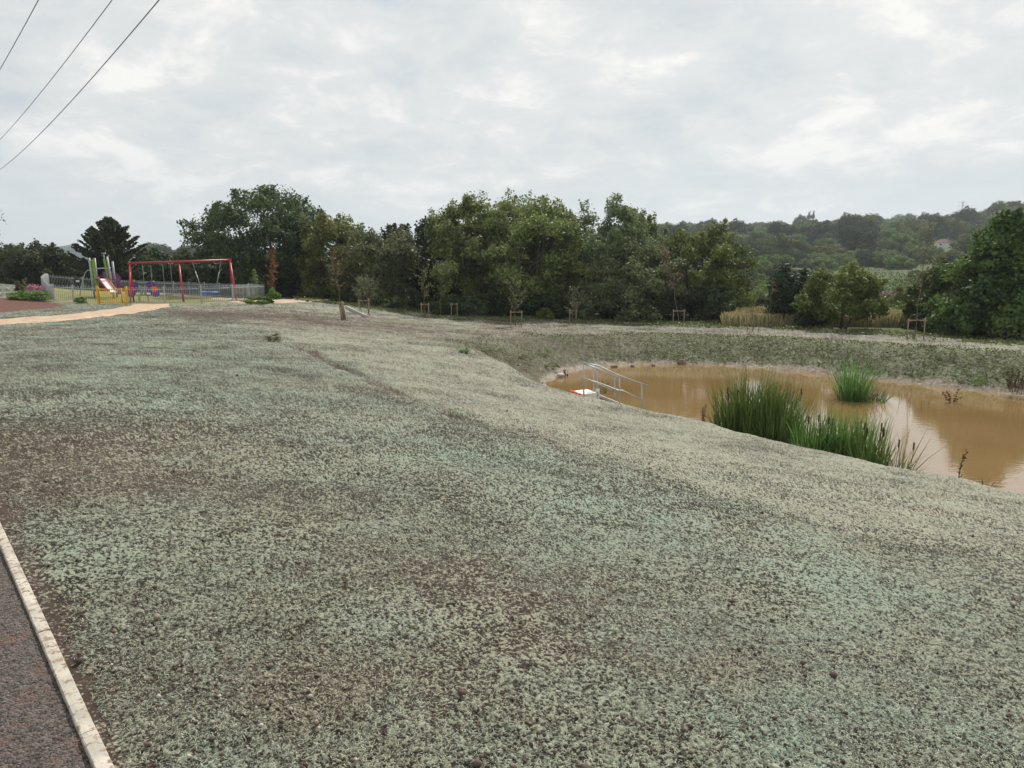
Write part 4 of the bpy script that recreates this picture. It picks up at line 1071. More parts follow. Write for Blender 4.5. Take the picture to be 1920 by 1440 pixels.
dry_plant(1318, 800, 'few thin dark stems at the shore left of the largest reeds', .7, 6, .08, .25, F_DRYREED)
dry_plant(1785, 755, 'low broken twigs sticking out of the water at right', .45, 7, .06, .9)
dry_plant(1700, 755, 'thin upright dark stems in open water right of the lone reed clump', .6, 7, .35, .14, feather=False)
dry_plant(1735, 768, 'loose bent dark stems in open water before the tree reflection', .5, 5, .3, .3, feather=False)
dry_plant(1132, 735, 'yellow-green grass tuft at the water beside the small sign', .55, 34, .12, .45, F_WEED, 'grass_tuft', -4.6, False)
dry_plant(1838, 722, 'yellowish weed tuft on the far shore at right', .45, 70, .22, .3, F_WEED, 'grass_tuft', -4.85, False)
dry_plant(1905, 735, 'brown dock stems on the far shore at the right edge', .75, 24, .3, .3, F_DOCK, 'dock_plant', -4.85)
dry_plant(1060, 705, 'small broken twig lying in the water at the left end of the pond', .3, 4, .05, 1.1)

# ------------------------------------------------------------------ ramp, handrails, slab, sign
def on(u, v, Y): return Vector(pY(u, v, Y))
ra = on(1088, 736, 22.6); rb = on(1212, 781, 22.2)
rb = Vector((rb.x, rb.y, max(rb.z, ZW + .02)))
e = empty('concrete_ramp', ra, 'concrete ramp running down into the water under the handrails', 'ramp')
def loc(p): return Vector(p) - ra
mb = MB()
top = [on(1073, 733, 22.4), on(1101, 729.5, 23.6), on(1119, 736, 23.5), on(1090, 740, 22.3)]
mb.add([loc(p) for p in top] + [loc(p) - Vector((0, 0, .18)) for p in top], [(3, 2, 1, 0), (4, 5, 6, 7)] + [(i, (i + 1) % 4, (i + 1) % 4 + 4, i + 4) for i in range(4)])
mb.build('landing_slab', paint('pale_slab', (.66, .64, .58), .8, var=.06), e)
mb = MB()
A0 = on(1119, 741, 22.4); B0 = on(1215, 780, 22.0)
A1 = A0 + Vector((.06, .14, 0)); B1 = B0 + Vector((.06, .14, 0))
sl = [A0, A1, B1, B0]
mb.add([loc(p) for p in sl] + [loc(p) - Vector((0, 0, .6)) for p in sl], [(3, 2, 1, 0), (4, 5, 6, 7)] + [(i, (i + 1) % 4, (i + 1) % 4 + 4, i + 4) for i in range(4)])
mb.build('ramp_slab', M['concrete_dark'], e)
mb = MB(); d = (B0 - A0); rot = d.to_track_quat('X', 'Z').to_matrix()
mb.box(loc((A0 + B0) / 2 + Vector((0, -.03, .02))), (d.length, .07, .07), rot); mb.build('ramp_edge', M['concrete'], e)
def railing(name, label, tops, mids, posts, rr=.019):
    base = posts[0][1]
    e = empty(name, base, label, 'handrail', 'galvanised handrails by the ramp')
    f = lambda p: p - base
    for t, b in posts: m = MB(); m.tube([f(b) - Vector((0, 0, .25)), f(t)], .022, 8); m.build('post', M['galv'], e)
    m = MB(); m.tube([f(p) for p in tops], rr, 8); m.build('top_rail', M['galv'], e)
    m = MB(); m.tube([f(p) for p in mids], rr * .9, 8); m.build('mid_rail', M['galv'], e)
Yn = 22.2; Yf = 23.5
railing('handrail', 'nearer galvanised handrail with three posts, longer toward the water', [on(1088, 679.5, Yn), on(1122, 685.5, Yn), on(1160, 704, Yn), on(1216, 723.5, Yn)], [on(1088, 707, Yn), on(1122, 717.5, Yn), on(1160, 732, Yn), on(1167, 732, Yn), on(1204, 750, Yn)],
        [(on(1094, 680.5, Yn), on(1095, 734, Yn)), (on(1161, 703, Yn), on(1163, 757, Yn)), (on(1203, 719, Yn), on(1205, 776, Yn))])
railing('handrail', 'farther galvanised handrail, shorter and partly behind the nearer one', [on(1096, 682, Yf), on(1115, 689, Yf), on(1162, 710, Yf)], [on(1096, 710, Yf), on(1118, 718, Yf), on(1152, 734, Yf)],
        [(on(1113, 688, Yf), on(1114, 736, Yf)), (on(1119, 691, Yf), on(1121, 738, Yf)), (on(1152, 706, Yf), on(1153, 752, Yf))])
# sign leaning
sp = gnd(1119, 752); Ys = 21.9
e = empty('small_sign', on(1120, 752, Ys), 'small white notice board with a grey pictogram leaning at the ramp', 'sign', None, R(-8))
mb = MB(); mb.box((0, 0, .21), (.13, .015, .36)); bd = mb.build('board', M['white'], e)
mb = MB(); mb.prism(disc(.005, .27, .024, 14), .004, Matrix.Translation((0, -.0105, 0))); mb.prism([(-.03, .13), (.03, .14), (.036, .225), (-.012, .235)], .004, Matrix.Translation((0, -.0105, 0)))
mb.box((0, -.0105, .09), (.09, .004, .02)); mb.build('pictogram', paint('sign_grey', (.30, .32, .36), .6), bd)
mb = MB(); mb.tube([(0, .02, -.25), (0, .02, .3)], .016, 6); mb.build('post', M['galv'], e)
# red plastic pipe / barrier foot
mb = MB(); a = on(1069, 735, 22.3); b_ = on(1095, 745, 21.8)
mb.tube([a, a.lerp(b_, .3) + Vector((0, 0, .015)), b_], [.07, .075, .07], 12)
o = mb.build('plastic_pipe', M['pipe']); o.data.transform(Matrix.Translation(-a)); o.location = a
tag(o, 'red-orange plastic pipe lying against the pale slab at the pond', 'pipe')
# stones at the far shore
def rock(name, p, s, label, grp=None, mat='stone'):
    G = np.random.default_rng(int(abs(p[0]) * 100)); import bmesh
    bm = bmesh.new(); bmesh.ops.create_icosphere(bm, subdivisions=2, radius=1)
    for v in bm.verts:
        n = v.co.normalized(); v.co = Vector((n.x * s[0], n.y * s[1], n.z * s[2])) * (1 + float(G.uniform(-.16, .16)))
    me = bpy.data.meshes.new(name); bm.to_mesh(me); bm.free(); me.materials.append(M[mat])
    return tag(link(name, me, None, p), label, 'stone', grp)
p = pz(1279, 680, -4.93); rock('boulder', p, (.24, .2, .17), 'lone red-brown boulder on the far shoreline of the pond')
p = pz(1051, 703, -4.9); rock('stone', p, (.18, .14, .08), 'flat pale stone at the left tip of the pond', None, 'concrete')
for i, u in enumerate([1148, 1155, 1186, 1225]): 
    p = pz(u, 687 - (u - 1148) * .03, -4.95); rock('stone', p, (.10, .09, .07), 'small dark stone in the row on the far left shoreline', 'small shoreline stones')

# ------------------------------------------------------------------ ground cover
def scatter_stuff(name, label, n, fn, mat, size, cat='ground cover', up=.8, zoff=.02, asp=.5):
    P, T = fn(n)
    d = NR.normal(size=(len(P), 3)) * .6; d[:, 2] += up
    o = link(name, leaf_mesh(name, P, d, size, T, mat, asp)); return tag(o, label, cat, kind='stuff')
def on_bank(n):
    x = NR.uniform(-3, 28, n); y = NR.uniform(24, 46, n)
    s = poly_sd(SH, x, y); far = (y - 24) + (x - 5) * .55 > 1
    dens = fbm(x * .45, y * .45, 3, 81) + .35 * sstep(.0, 14, x) - .16 + .22 * sstep(8, 14, x) * sstep(2.4, .8, s)
    ok = (s > .25) & (s < 4.6) & far & (NR.random(n) < np.clip((dens - .32) * 3.0, 0, 1)); x, y, s = x[ok], y[ok], s[ok]
    z = Hgt(x, y) + .05 + .10 * NR.random(len(x)) * fbm(x * 2, y * 2, 2, 5)
    return np.stack([x, y, z], 1), np.clip(NR.normal(.4, .25, len(x)), 0, 1)
scatter_stuff('bank_weeds', 'low green weeds spreading over the far bank of the pond', 80000, on_bank, F_WEED, .045)
def fringe(n):
    azs = NR.uniform(R(-17), R(36), n)
    tl = np.interp(azs, np.radians([-17, -12, -4, 6, 14, 22, 30, 36]), [55, 53, 49.5, 49, 48, 47, 43, 41.5])
    r_ = tl + NR.uniform(-1.2, 3.5, n); x = r_ * np.sin(azs); y = r_ * np.cos(azs)
    ok = NR.random(n) < np.clip((fbm(x * .6, y * .6, 2, 15) - .33) * 4, 0, 1); x, y = x[ok], y[ok]
    z = Hgt(x, y) + NR.random(len(x)) * .35 * fbm(x, y, 2, 16)
    return np.stack([x, y, z], 1), np.clip(NR.normal(.45, .25, len(x)), 0, 1)
scatter_stuff('verge_weeds', 'ragged strip of weeds where the seeded ground meets the trees', 16000, fringe, F_WEED, .07)
def gold():
    g = random.Random(4); parts = []
    V = []; Fc = []; T = []
    n = 34000
    u = NR.uniform(1350, 1760, n); Yy = NR.uniform(46.3, 55, n)
    x = (u - 960) / F * Yy / CT; z = Hgt(x, Yy); h = NR.uniform(.35, .95, n) * (.8 + .5 * fbm(x * .4, Yy * .4, 2, 9)) - .1
    lx = NR.normal(0, .12, n); w = NR.uniform(.02, .045, n)
    P0 = np.stack([x - w, Yy, z], 1); P1 = np.stack([x + w, Yy + w, z], 1); P2 = np.stack([x + lx + w * .9, Yy, z + h], 1); P3 = np.stack([x + lx - w * .9, Yy, z + h * .97], 1)
    V = np.stack([P0, P1, P2, P3], 1).reshape(-1, 3); Fc = np.arange(4 * n).reshape(n, 4)
    me = mesh_np('golden_grass', V, Fc, F_GOLD); fattr(me, 'tint', np.clip(NR.normal(.5, .28, n), 0, 1), 'FACE')
    tag(link('golden_grass', me), 'tall straw-gold seeding grass in a band behind the far bank', 'grass', kind='stuff')
gold()
def pinkf(n):
    u = NR.uniform(1636, 1690, n); Yy = NR.uniform(88, 102, n); x = (u - 960) / F * Yy / CT; z = Hgt(x, Yy) + NR.uniform(.2, 1.5, n)
    return np.stack([x, Yy, z], 1), NR.random(n)
scatter_stuff('pink_willowherb', 'mauve-pink patch of flowering willowherb in the valley beyond the golden grass', 4000, pinkf, F_MAUVE, .12, 'flowers')
def valley(n):
    aa = NR.uniform(.20, .72, n); Yy = 62 + NR.random(n) ** 1.2 * 130; x = aa * Yy
    dn = fbm(x / 9, Yy / 9, 3, 19); ok = (dn > .5) | ((Yy < 85) & (dn > .42)); x, Yy, dn = x[ok], Yy[ok], dn[ok]
    z = Hgt(x, Yy) + NR.random(len(x)) * (dn - .38) * 7
    return np.stack([x, Yy, z], 1), np.clip(NR.normal(.5, .3, len(x)), 0, 1)
scatter_stuff('valley_scrub', 'rough scrub and long grass on the valley floor beyond the bank', 42000, valley, F_HILL, .20, 'scrub')
# clods, chips and straw near the camera
def clods():
    n = 5200; th = NR.uniform(R(-40), R(40), n); r_ = 1.7 + NR.random(n) ** 1.6 * 13; x = r_ * np.sin(th); y = r_ * np.cos(th)
    q = (x - K0[0]) * KN[0] + (y - K0[1]) * KN[1]; ok = q < -.03; x, y = x[ok], y[ok]; n = len(x)
    s = NR.uniform(.004, .013, n) * (1 + (NR.random(n) > .985) * 1.0)
    base = np.array([(1, 0, 0), (0, 1, 0), (-1, 0, 0), (0, -1, 0), (0, 0, .8), (0, 0, -.8)], float)
    tri = np.array([(0, 1, 4), (1, 2, 4), (2, 3, 4), (3, 0, 4), (1, 0, 5), (2, 1, 5), (3, 2, 5), (0, 3, 5)])
    V = base[None] * s[:, None, None] * NR.uniform(.55, 1.35, (n, 6, 1))
    zz = Hgt(x, y) + .012 + s * .3
    V = V + np.stack([x, y, zz], 1)[:, None]
    Fc = (tri[None] + 6 * np.arange(n)[:, None, None]).reshape(-1, 3)
    me = mesh_np('soil_clods', V.reshape(-1, 3), Fc, None)
    m, nt, b = newmat('clod'); at_ = nt.nodes.new('ShaderNodeAttribute'); at_.attribute_name = 'tint'
    L(nt, ramp(nt, at_.outputs['Fac'], [(.0, (.045, .03, .026)), (.55, (.12, .075, .06)), (.8, (.26, .24, .19)), (1, (.5, .46, .38))]), b.inputs['Base Color']); b.inputs['Roughness'].default_value = .95
    me.materials.append(m); fattr(me, 'tint', np.repeat(NR.random(n), 8), 'FACE')
    tag(link('soil_clods', me), 'small crumbs of soil and stone scattered over the seeded ground', 'soil', kind='stuff')
clods()
def straws():
    n = 460000; th = NR.uniform(R(-40), R(40), n); r_ = 1.55 + NR.random(n) ** 1.5 * 8.0; x = r_ * np.sin(th); y = r_ * np.cos(th)
    q = (x - K0[0]) * KN[0] + (y - K0[1]) * KN[1]; ok = q < -.03; x, y = x[ok], y[ok]; n = len(x)
    dens = fbm(x * .7, y * .7, 3, 55); ok = NR.random(n) < np.clip((dens - .28) * 3, .15, 1); x, y = x[ok], y[ok]; n = len(x)
    an = NR.uniform(0, 6.283, n); l = NR.uniform(.003, .009, n) * (1 + (NR.random(n) > .998) * 5); w = NR.uniform(.0006, .0012, n)
    dx, dy = np.cos(an), np.sin(an)
    n1 = fbm(x * 88, y * 88, 2, 31); n2 = fbm(x * 15, y * 15, 3, 32); n3 = fbm(x * 4.5, y * 4.5, 2, 33); n4 = fbm(x * .9, y * .9, 2, 34)
    cl = np.clip((fbm(x * 24, y * 24, 2, 35) - .62) * 5, 0, 1); rr = np.hypot(x, y)
    z = Hgt(x, y) + (n1 - .5) * .017 + (n2 - .5) * .012 + (n3 - .5) * .022 + cl * .006 + (n4 - .5) * .10 * sstep(2, 8, rr) + .004
    t1 = NR.normal(0, .25, n) * l; bow = np.abs(NR.normal(0, .25, n)) * l
    px, py = -dy * w, dx * w
    V = np.stack([np.stack([x - dx * l - px, y - dy * l - py, z - t1], 1), np.stack([x - dx * l + px, y - dy * l + py, z - t1], 1),
                  np.stack([x + px, y + py, z + bow], 1), np.stack([x - px, y - py, z + bow], 1),
                  np.stack([x + dx * l + px, y + dy * l + py, z + t1], 1), np.stack([x + dx * l - px, y + dy * l - py, z + t1], 1)], 1).reshape(-1, 3)
    k = 6 * np.arange(n)[:, None]
    Fc = np.concatenate([k + np.array([[0, 1, 2, 3]]), k + np.array([[3, 2, 4, 5]])], 1).reshape(-1, 4)
    m, nt, b = newmat('mulch_fibre'); at_ = nt.nodes.new('ShaderNodeAttribute'); at_.attribute_name = 'tint'
    c = coords(nt); bigf = ramp(nt, math_(nt, 'ADD', math_(nt, 'MULTIPLY', noise(nt, c, .23, 3, .6), .55), math_(nt, 'MULTIPLY', noise(nt, c, 1.7, 4, .6, .5), .45)), [(.42, 0), (.62, 1)])
    fa = ramp(nt, at_.outputs['Fac'], [(.0, (.020, .016, .012)), (.35, (.085, .080, .050)), (.70, (.23, .24, .172)), (1, (.46, .45, .33))])
    fb = ramp(nt, at_.outputs['Fac'], [(.0, (.016, .018, .014)), (.35, (.065, .095, .075)), (.70, (.17, .26, .205)), (1, (.40, .49, .39))])
    L(nt, mix(nt, bigf, fa, fb), b.inputs['Base Color']); b.inputs['Roughness'].default_value = .8
    me = mesh_np('mulch_fibres', V, Fc, m); fattr(me, 'tint', np.repeat(NR.random(n), 2), 'FACE')
    tag(link('mulch_fibres', me), 'pale green sprayed mulch fibres lying over the nearest soil', 'mulch', kind='stuff')
straws()

# ------------------------------------------------------------------ playground
def fence_run(name, label, pts, panel=2.6, hgt=1.12, gap=.115, mat='fencegrey', first=True):
    e = empty(name, pts[0], label, 'fence', 'bow-topped playground fencing')
    o0 = pts[0]
    d = [0]
    for i in range(1, len(pts)): d.append(d[-1] + (pts[i].xy - pts[i - 1].xy).length)
    def P(s):
        i = max(0, min(len(pts) - 2, int(np.searchsorted(d, s, 'right')) - 1)); t = (s - d[i]) / max(1e-6, d[i + 1] - d[i]); p = pts[i].lerp(pts[i + 1], min(1, t)); p.z = H1(p.x, p.y); return p
    n = max(1, round(d[-1] / panel)); st = d[-1] / n
    for k in range(n + 1):
        p = P(k * st) - o0
        if k > 0 or first:
            m = MB(); m.box(p + Vector((0, 0, hgt / 2 + .04)), (.065, .065, hgt + .12), None, 1, .008); m.build('post', M[mat], e)
        if k == n: break
        a = P(k * st) - o0; b = P((k + 1) * st) - o0; dv = b - a; m = MB()
        for zz in (.12, hgt - .14): m.tube([a + Vector((0, 0, zz)), b + Vector((0, 0, zz))], .018, 5)
        nb = int(dv.length / gap / 2) * 2
        for j in range(0, nb, 2):
            q0 = a + dv * ((j + .5) / nb); q1 = a + dv * ((j + 1.5) / nb); mid = (q0 + q1) / 2
            m.tube([q0 + Vector((0, 0, .08)), q0 + Vector((0, 0, hgt - .06)), q0.lerp(q1, .2) + Vector((0, 0, hgt - .01)), mid + Vector((0, 0, hgt + .01)), q0.lerp(q1, .8) + Vector((0, 0, hgt - .01)), q1 + Vector((0, 0, hgt - .06)), q1 + Vector((0, 0, .08))], .0125, 5)
        m.build('railing_panel', M[mat], e)
    return e
FN = FENCE
fence_run('playground_fence', 'grey bow-topped fence along the back of the playground', [FN[4], FN[5], FN[6], FN[7], FN[8]])
fence_run('playground_fence', 'grey bow-topped fence across the front, between the yellow gate and the corner', [FN[11], FN[10], FN[9], FN[8]])
fence_run('playground_fence', 'grey bow-topped fence curving round the left corner beside the pink flowers', [FN[12], FN[0], FN[1], FN[2], FN[3], FN[4]], 1.9)
# yellow gate
ga, gb = FN[12], FN[11]; e = empty('yellow_gate', ga, 'bright yellow double gate in the playground fence', 'gate')
dv = gb - ga; dl = dv.length
for t in (0.01, .985): m = MB(); m.box(dv * t + Vector((0, -.05, .58)), (.13, .13, 1.2), None, 1, .012); m.build('gate_post', M['yellow'], e)
for (t0, t1) in ((.05, .80), (.82, .95)):
    a = dv * t0; b = dv * t1; m = MB()
    for zz in (.10, 1.0): m.tube([a + Vector((0, 0, zz)), b + Vector((0, 0, zz))], .03, 6)
    for t in (a, b): m.tube([t + Vector((0, 0, .07)), t + Vector((0, 0, 1.08))], .035, 6)
    nb = max(2, int((b - a).length / .12))
    for j in range(1, nb): q = a.lerp(b, j / nb); m.tube([q + Vector((0, 0, .10)), q + Vector((0, 0, 1.0))], .016, 5)
    m.build('gate_leaf', M['yellow'], e)
# swings
sa = on(243, 493.5, 50.3); sm = on(335, 490.5, 51.6); sb = on(431, 487.5, 52.9)
HS = 2.68
e = empty('swing_set', (sa.x, sa.y, H1(sa.x, sa.y)), 'long red two-bay swing frame with slanting legs', 'swing frame')
o0 = Vector(e.location)
bm_ = MB(); bm_.tube([sa - o0 - (sb - sa) * .01, sb - o0 + (sb - sa) * .01], .075, 10); bm_.build('beam', M['red'], e)
pd = (sb - sa); pd.z = 0; pd.normalize(); pn = Vector((-pd.y, pd.x, 0))
for p, out in ((sa, -.05), (sm, .12), (sb, .16)):
    for s in (-1, 1):
        q = p + pn * s * 1.15 + pd * (s * -.0 + out * (1.5 if s < 0 else .6)); q.z = H1(q.x, q.y) - .1
        m = MB(); m.tube([p - o0, q - o0], .062, 8); m.build('leg', M['red'], e)
    m = MB(); m.box(p - o0, (.22, .22, .2), Matrix.Rotation(math.atan2(pd.y, pd.x), 3, 'Z'), 1, .02); m.build('beam_bracket', M['red'], e)
def chain_pts(a, b): return [a, a.lerp(b, .5), b]
def swing_seat(t, label, dz=.52):
    c = sa.lerp(sb, t); gz = H1(c.x, c.y); e = empty('rubber_swing', (c.x, c.y, c.z), label, 'swing', 'flat rubber swings under the left bay')
    for s in (-1, 1): m = MB(); m.tube([pd * s * .26, pd * s * .24 + Vector((0, 0, gz + dz - c.z))], .012, 5); m.build('chain', M['galv'], e)
    m = MB(); m.box((0, 0, gz + dz - c.z), (.5, .18, .045), Matrix.Rotation(math.atan2(pd.y, pd.x), 3, 'Z'), 1, .03); m.build('seat', M['rubber'], e)
swing_seat(.16, 'left hanging rubber swing, behind the purple play panels')
swing_seat(.355, 'right hanging rubber swing, near the middle legs')
c = sa.lerp(sb, .76); gz = H1(c.x, c.y)
e = empty('basket_swing', c, 'wide blue basket swing hanging under the right bay', 'swing')
m = MB(); rb_ = .62; hz = gz + .62 - c.z
m.tube([(rb_ * math.cos(k / 24 * 6.2832), rb_ * math.sin(k / 24 * 6.2832), hz) for k in range(25)], .07, 8); m.build('rim', M['blue'], e)
m = MB()
for k in range(-4, 5):
    w = math.sqrt(max(0, .58 ** 2 - (k * .13) ** 2)); m.tube([(k * .13, -w, hz), (k * .13, 0, hz - .06), (k * .13, w, hz)], .012, 4); m.tube([(-w, k * .13, hz), (0, k * .13, hz - .06), (w, k * .13, hz)], .012, 4)
m.build('net', M['blue'], e)
for s in (-1, 1):
    tp = pd * s * .98; kn = pd * s * .80 + Vector((0, 0, -.75))
    m = MB(); m.tube([tp, kn], .018, 6)
    for q in (-1, 1): m.tube([kn, pd * s * .42 + pn * q * .42 + Vector((0, 0, hz))], .014, 5)
    m.build('rope', M['galv'], e)
    m = MB(); m.tube([pd * s * 1.0, pd * s * .75 + Vector((0, 0, -.22)), pd * s * .5 + Vector((0, 0, -.18)), pd * s * .42], .014, 5); m.build('safety_chain', M['galv'], e)
# slide tower
T0 = at(203, 54.5); e = empty('slide_tower', T0, 'grey and lime climbing tower with a steel slide, behind the yellow gate', 'play tower', None, R(27))
Rz = Matrix.Rotation(R(20), 3, 'Z')
for (x, y, hh, tl_) in ((-.72, -.5, 2.95, -.12), (-.50, .55, 2.95, -.05), (.55, -.5, 3.05, -.22), (.72, .55, 2.7, -.1)):
    m = MB(); m.tube([(x, y, -.1), (x + tl_, y, hh)], .075, 10); m.build('corner_post', M['tgrey'], e)
for (x, s) in ((-.60, 1), (.44, -1)):
    m = MB(); m.prism([(x, .3), (x + s * .12, .3), (x + s * (.20 if s > 0 else .12) - .10, 2.85), (x - .12 - (0 if s > 0 else .28), 2.85)], .05, Matrix.Translation((0, -.5, 0))); m.build('side_board', M['lime'], e)
m = MB(); m.box((0, 0, 1.35), (1.3, 1.05, .08)); m.build('platform', M['rubber'], e)
m = MB(); m.tube([(-.7, -.5, 2.15), (.5, -.5, 2.2)], .04, 6); m.build('cross_rail', M['galv'], e)
for zz in (.5, .9, 1.25, 1.6): m = MB(); m.tube([(-.7, -.42, zz), (.55, -.42, zz)], .025, 6); m.build('rung', M['magenta'], e)
m = MB(); m.prism([(-.35, 1.4), (.35, 1.4), (.35, 1.9), (0, 2.1), (-.35, 1.9)], .04, Matrix.Translation((.25, .6, 0))); m.build('purple_panel', M['magenta'], e)
m = MB(); m.prism([(-.12, .2), (.12, .2), (.18, 1.5), (.0, 1.8), (-.14, 1.5)], .04, Matrix.Translation((.88, .4, 0))); m.build('purple_panel', M['magenta'], e)
m = MB(); m.tube([(-.75, .1, 2.0), (-1.05, .1, 2.05), (-1.25, .1, 1.8), (-1.55, .1, .9), (-1.75, .1, 0)], .03, 6); m.build('climbing_bar', M['galv'], e)
m = MB(); m.tube([(.1, 0, 2.0), (.12, 0, 3.3)], .025, 6); m.build('mast', M['galv'], e)
m = MB(); m.tube([(-.02, 0, 3.3), (.26, 0, 3.3)], .03, 6); m.build('mast_cap', M['galv'], e)
# slide going right and toward the camera
s0 = Vector((-.10, -.55, 1.42)); s1 = Vector((.42, -1.75, .66)); s2 = Vector((.62, -2.1, .46)); ac = Vector((.94, .30, 0)).normalized()
m = MB(); w = .26
pts = [s0, s0.lerp(s1, .5), s1, s2]
Vv = []
for p in pts: Vv += [p - ac * w, p + ac * w]
for p in pts: Vv += [p - ac * w - Vector((0, 0, .04)), p + ac * w - Vector((0, 0, .04))]
m.add(Vv, [(2 * i, 2 * i + 1, 2 * i + 3, 2 * i + 2) for i in range(3)] + [(8 + 2 * i + 2, 8 + 2 * i + 3, 8 + 2 * i + 1, 8 + 2 * i) for i in range(3)] + [(6, 7, 15, 14)])
m.build('slide_chute', M['steelsheet'], e)
for s in (-1, 1):
    m = MB(); m.tube([p + ac * s * (w + .03) + Vector((0, 0, .09)) for p in pts], .055, 6); m.build('slide_side', M['slidered'], e)
m = MB(); m.tube([s2 + Vector((-.1, .1, -.03)), s2 + Vector((-.1, .1, -.6))], .04, 6); m.build('slide_foot', M['galv'], e)
# play panels (purple lobes, orange flowers)
P0 = at(273, 51.6); e = empty('play_rocker', P0, 'purple and orange flower-shaped rocker with sage seats, under the left swing bay', 'play equipment', None, R(22))
for s in (-1, 1):
    m = MB(); m.prism(disc(s * .52, 1.10, .34, 22), .05); m.prism(disc(s * .78, .62, .30, 22), .052); m.prism([(s * .3, 1.0), (s * .9, 1.0), (s * .95, .6), (s * .5, .5)] if s > 0 else [(s * .5, .5), (s * .95, .6), (s * .9, 1.0), (s * .3, 1.0)], .048); m.build('wing_panel', M['purple'], e)
    m = MB()
    for k in range(6): m.prism(disc(s * .74 + .14 * math.cos(k * 1.047), .88 + .14 * math.sin(k * 1.047), .09, 12), .06, Matrix.Translation((0, -.04 - .001 * k, 0)))
    m.prism(disc(s * .74, .88, .12, 14), .07, Matrix.Translation((0, -.045, 0))); m.build('flower', M['orange'], e)
    m = MB(); m.prism([(s * .12 - .10, .42), (s * .12 + .10, .42), (s * .10 + .07, 1.0), (s * .10 - .07, 1.0)], .05, Matrix.Translation((0, .06, 0))); m.build('seat_back', M['sage'], e)
    m = MB(); m.box((s * .28, -.1, .45), (.34, .4, .05), None, 1, .04); m.build('seat', M['sage'], e)
    m = MB(); m.tube([(s * .28 + .07 * math.cos(k * .8), .07 * math.sin(k * .8), .02 + k * .012) for k in range(35)], .014, 5); m.build('spring', M['red' if s > 0 else 'rubber'], e)
m = MB(); m.prism([(-.30, .92), (0, 1.0), (.30, .92), (.22, 1.2), (.06, 1.1), (-.06, 1.1), (-.26, 1.22)], .06); m.build('head_panel', M['sage'], e)
m = MB(); m.box((0, 0, .43), (.9, .12, .06)); m.build('base_bar', M['galv'], e)
# bin
P0 = at(153, 62); e = empty('litter_bin', P0, 'square black litter bin by the back fence, left of the slide tower', 'bin', None, R(30))
m = MB(); m.box((0, 0, .52), (.52, .5, .86), None, .96, .04); m.build('body', M['black'], e)
m = MB(); m.box((0, 0, 1.04), (.56, .54, .14), None, .85, .04); m.build('lid', M['black'], e)
m = MB(); m.box((0, -.262, .78), (.26, .02, .14)); m.build('notice_plate', M['white'], e)

# ------------------------------------------------------------------ overhead wires
for k, (ua, va, ub, vb, lab) in enumerate([(72, 0, 0, 130, 'leftmost overhead wire crossing the top left corner of the sky'), (210, 0, 0, 262, 'middle overhead wire across the upper left sky'), (298, 0, 0, 318, 'rightmost and lowest overhead wire across the upper left sky')]):
    a = Vector(pz(ua, va, 8.0)); b = Vector(pz(ub, vb, 8.0)); d = (b - a).normalized(); t1 = 48 if k == 2 else 40
    pts = []
    Lw = (b - a).length
    for i in range(41):
        s = -14 + (Lw + 44) * i / 40; p = a + d * s; p.z += (-.012 * s * (Lw - s)) * .045; pts.append(p)
    m = MB(); m.tube([p - a for p in pts], .013 + .004 * (k == 2), 5); o = m.build('overhead_wire', M['wire'], None, a); tag(o, lab, 'overhead wire')

# ------------------------------------------------------------------ haze
hb = MB(); hb.box((0, 1400, 55), (4200, 4200, 140)); 
hm = bpy.data.materials.new('haze'); hm.use_nodes = True; nt = hm.node_tree; nt.nodes.remove(nt.nodes['Principled BSDF'])
pv = nt.nodes.new('ShaderNodeVolumePrincipled'); pv.inputs['Density'].default_value = .00025; pv.inputs['Color'].default_value = (.86, .93, 1.0, 1); pv.inputs['Anisotropy'].default_value = .3
L(nt, pv.outputs[0], nt.nodes['Material Output'].inputs['Volume'])
USE_HAZE = True
if USE_HAZE: tag(hb.build('haze', hm), kind='stuff')

# ------------------------------------------------------------------ world, sun, camera
SUN_EL, SUN_AZ = 48, 24        # azimuth right of the viewing direction
w = bpy.data.worlds.new('World'); S.world = w; w.use_nodes = True; nt = w.node_tree
bg = nt.nodes['Background']; sky = nt.nodes.new('ShaderNodeTexSky'); sky.sky_type = 'NISHITA'; sky.sun_disc = False
sky.sun_elevation = R(SUN_EL); sky.sun_rotation = R(SUN_AZ); sky.air_density = 1; sky.dust_density = 2
tc = coords(nt, 'Generated'); sp_ = nt.nodes.new('ShaderNodeSeparateXYZ'); L(nt, tc, sp_.inputs[0])
dz = math_(nt, 'ADD', math_(nt, 'MAXIMUM', sp_.outputs[2], 0.), .30)
cb = nt.nodes.new('ShaderNodeCombineXYZ'); L(nt, math_(nt, 'DIVIDE', sp_.outputs[0], dz), cb.inputs[0]); L(nt, math_(nt, 'DIVIDE', sp_.outputs[1], dz), cb.inputs[1])
n1 = noise(nt, cb.outputs[0], 1.6, 8, .58, .4); n2 = noise(nt, cb.outputs[0], .42, 3, .5); n3 = noise(nt, cb.outputs[0], 5.0, 7, .62, .4)
dens = math_(nt, 'ADD', math_(nt, 'MULTIPLY', n1, .7), math_(nt, 'MULTIPLY', n2, .3))
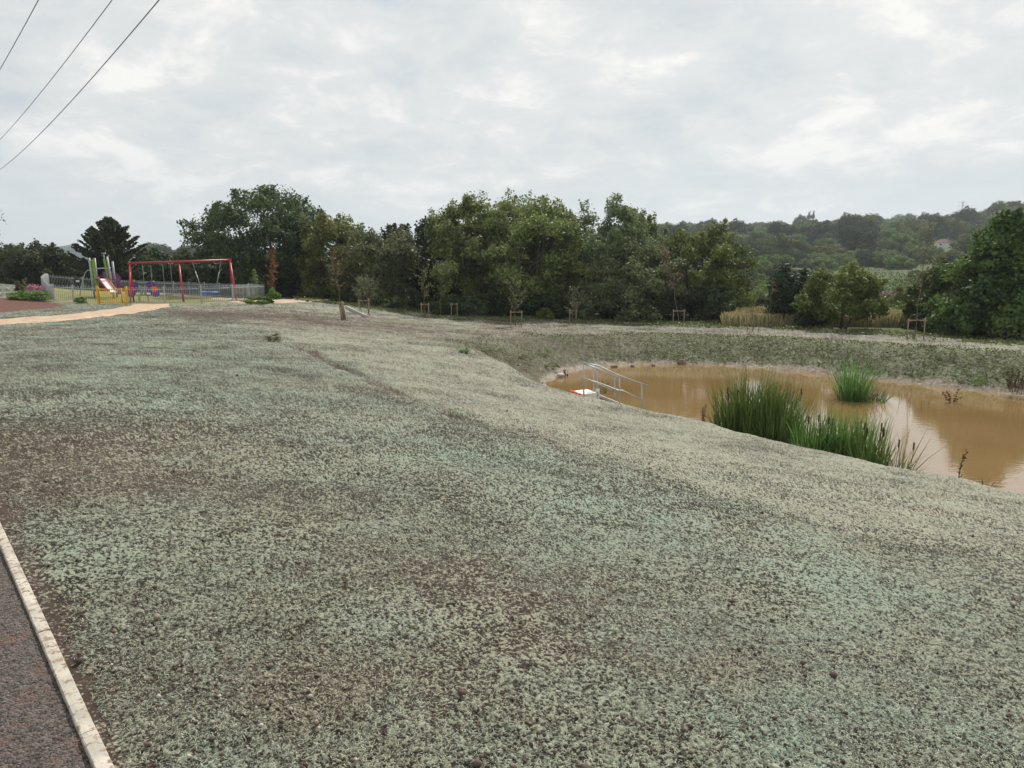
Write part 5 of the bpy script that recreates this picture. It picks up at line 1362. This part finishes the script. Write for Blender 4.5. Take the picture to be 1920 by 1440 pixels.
shade = ramp(nt, math_(nt, 'ADD', math_(nt, 'MULTIPLY', n1, .60), math_(nt, 'MULTIPLY', n3, .40)), [(.37, (5.8, 6.4, 6.75)), (.47, (6.9, 7.3, 7.45)), (.53, (7.6, 7.8, 7.8)), (.60, (9.6, 9.5, 9.2))])
hs_ = ramp(nt, sp_.outputs[2], [(.0, 1), (.16, 0)])
cl_ = mix(nt, math_(nt, 'MULTIPLY', hs_, .8), shade, (6.2, 6.85, 7.15))
# low cover gaps show the blue
gap = ramp(nt, dens, [(.38, .45), (.45, 0)])
skc = mix(nt, gap, cl_, mix(nt, .5, sky.outputs[0], (4.6, 6.2, 7.6)))
# glow round the sun hidden in cloud
sd_ = (math.sin(R(SUN_AZ)) * math.cos(R(SUN_EL)), math.cos(R(SUN_AZ)) * math.cos(R(SUN_EL)), math.sin(R(SUN_EL)))
dp = nt.nodes.new('ShaderNodeVectorMath'); dp.operation = 'DOT_PRODUCT'; L(nt, tc, dp.inputs[0]); dp.inputs[1].default_value = sd_
gl = math_(nt, 'POWER', math_(nt, 'MAXIMUM', dp.outputs['Value'], 0.), 6.)
skc = mix(nt, math_(nt, 'MULTIPLY', gl, .35), skc, (9.5, 9.4, 9.1))
L(nt, skc, bg.inputs[0]); bg.inputs[1].default_value = .10
ld = bpy.data.lights.new('sun', 'SUN'); ld.energy = 4.8; ld.angle = R(2.5); ld.color = (1, .95, .87)
so = bpy.data.objects.new('sun', ld); COL.objects.link(so)
so.rotation_euler = Vector((-sd_[0], -sd_[1], -sd_[2])).to_track_quat('-Z', 'Y').to_euler()
cam = bpy.data.cameras.new('camera'); co = bpy.data.objects.new('camera', cam); COL.objects.link(co)
co.location = (0, 0, CZ); co.rotation_euler = (R(90) - TH, 0, 0)
cam.sensor_fit = 'HORIZONTAL'; cam.sensor_width = 36; cam.lens = 36 * F / 1920; cam.clip_start = .05; cam.clip_end = 12000
S.camera = co
S.view_settings.view_transform = 'Standard'; S.view_settings.look = 'None'; S.view_settings.exposure = 0; S.view_settings.gamma = 1
S.render.resolution_x = 1024; S.render.resolution_y = 768
S.cycles.max_bounces = 6; S.cycles.diffuse_bounces = 3; S.cycles.volume_bounces = 0; S.cycles.transparent_max_bounces = 4
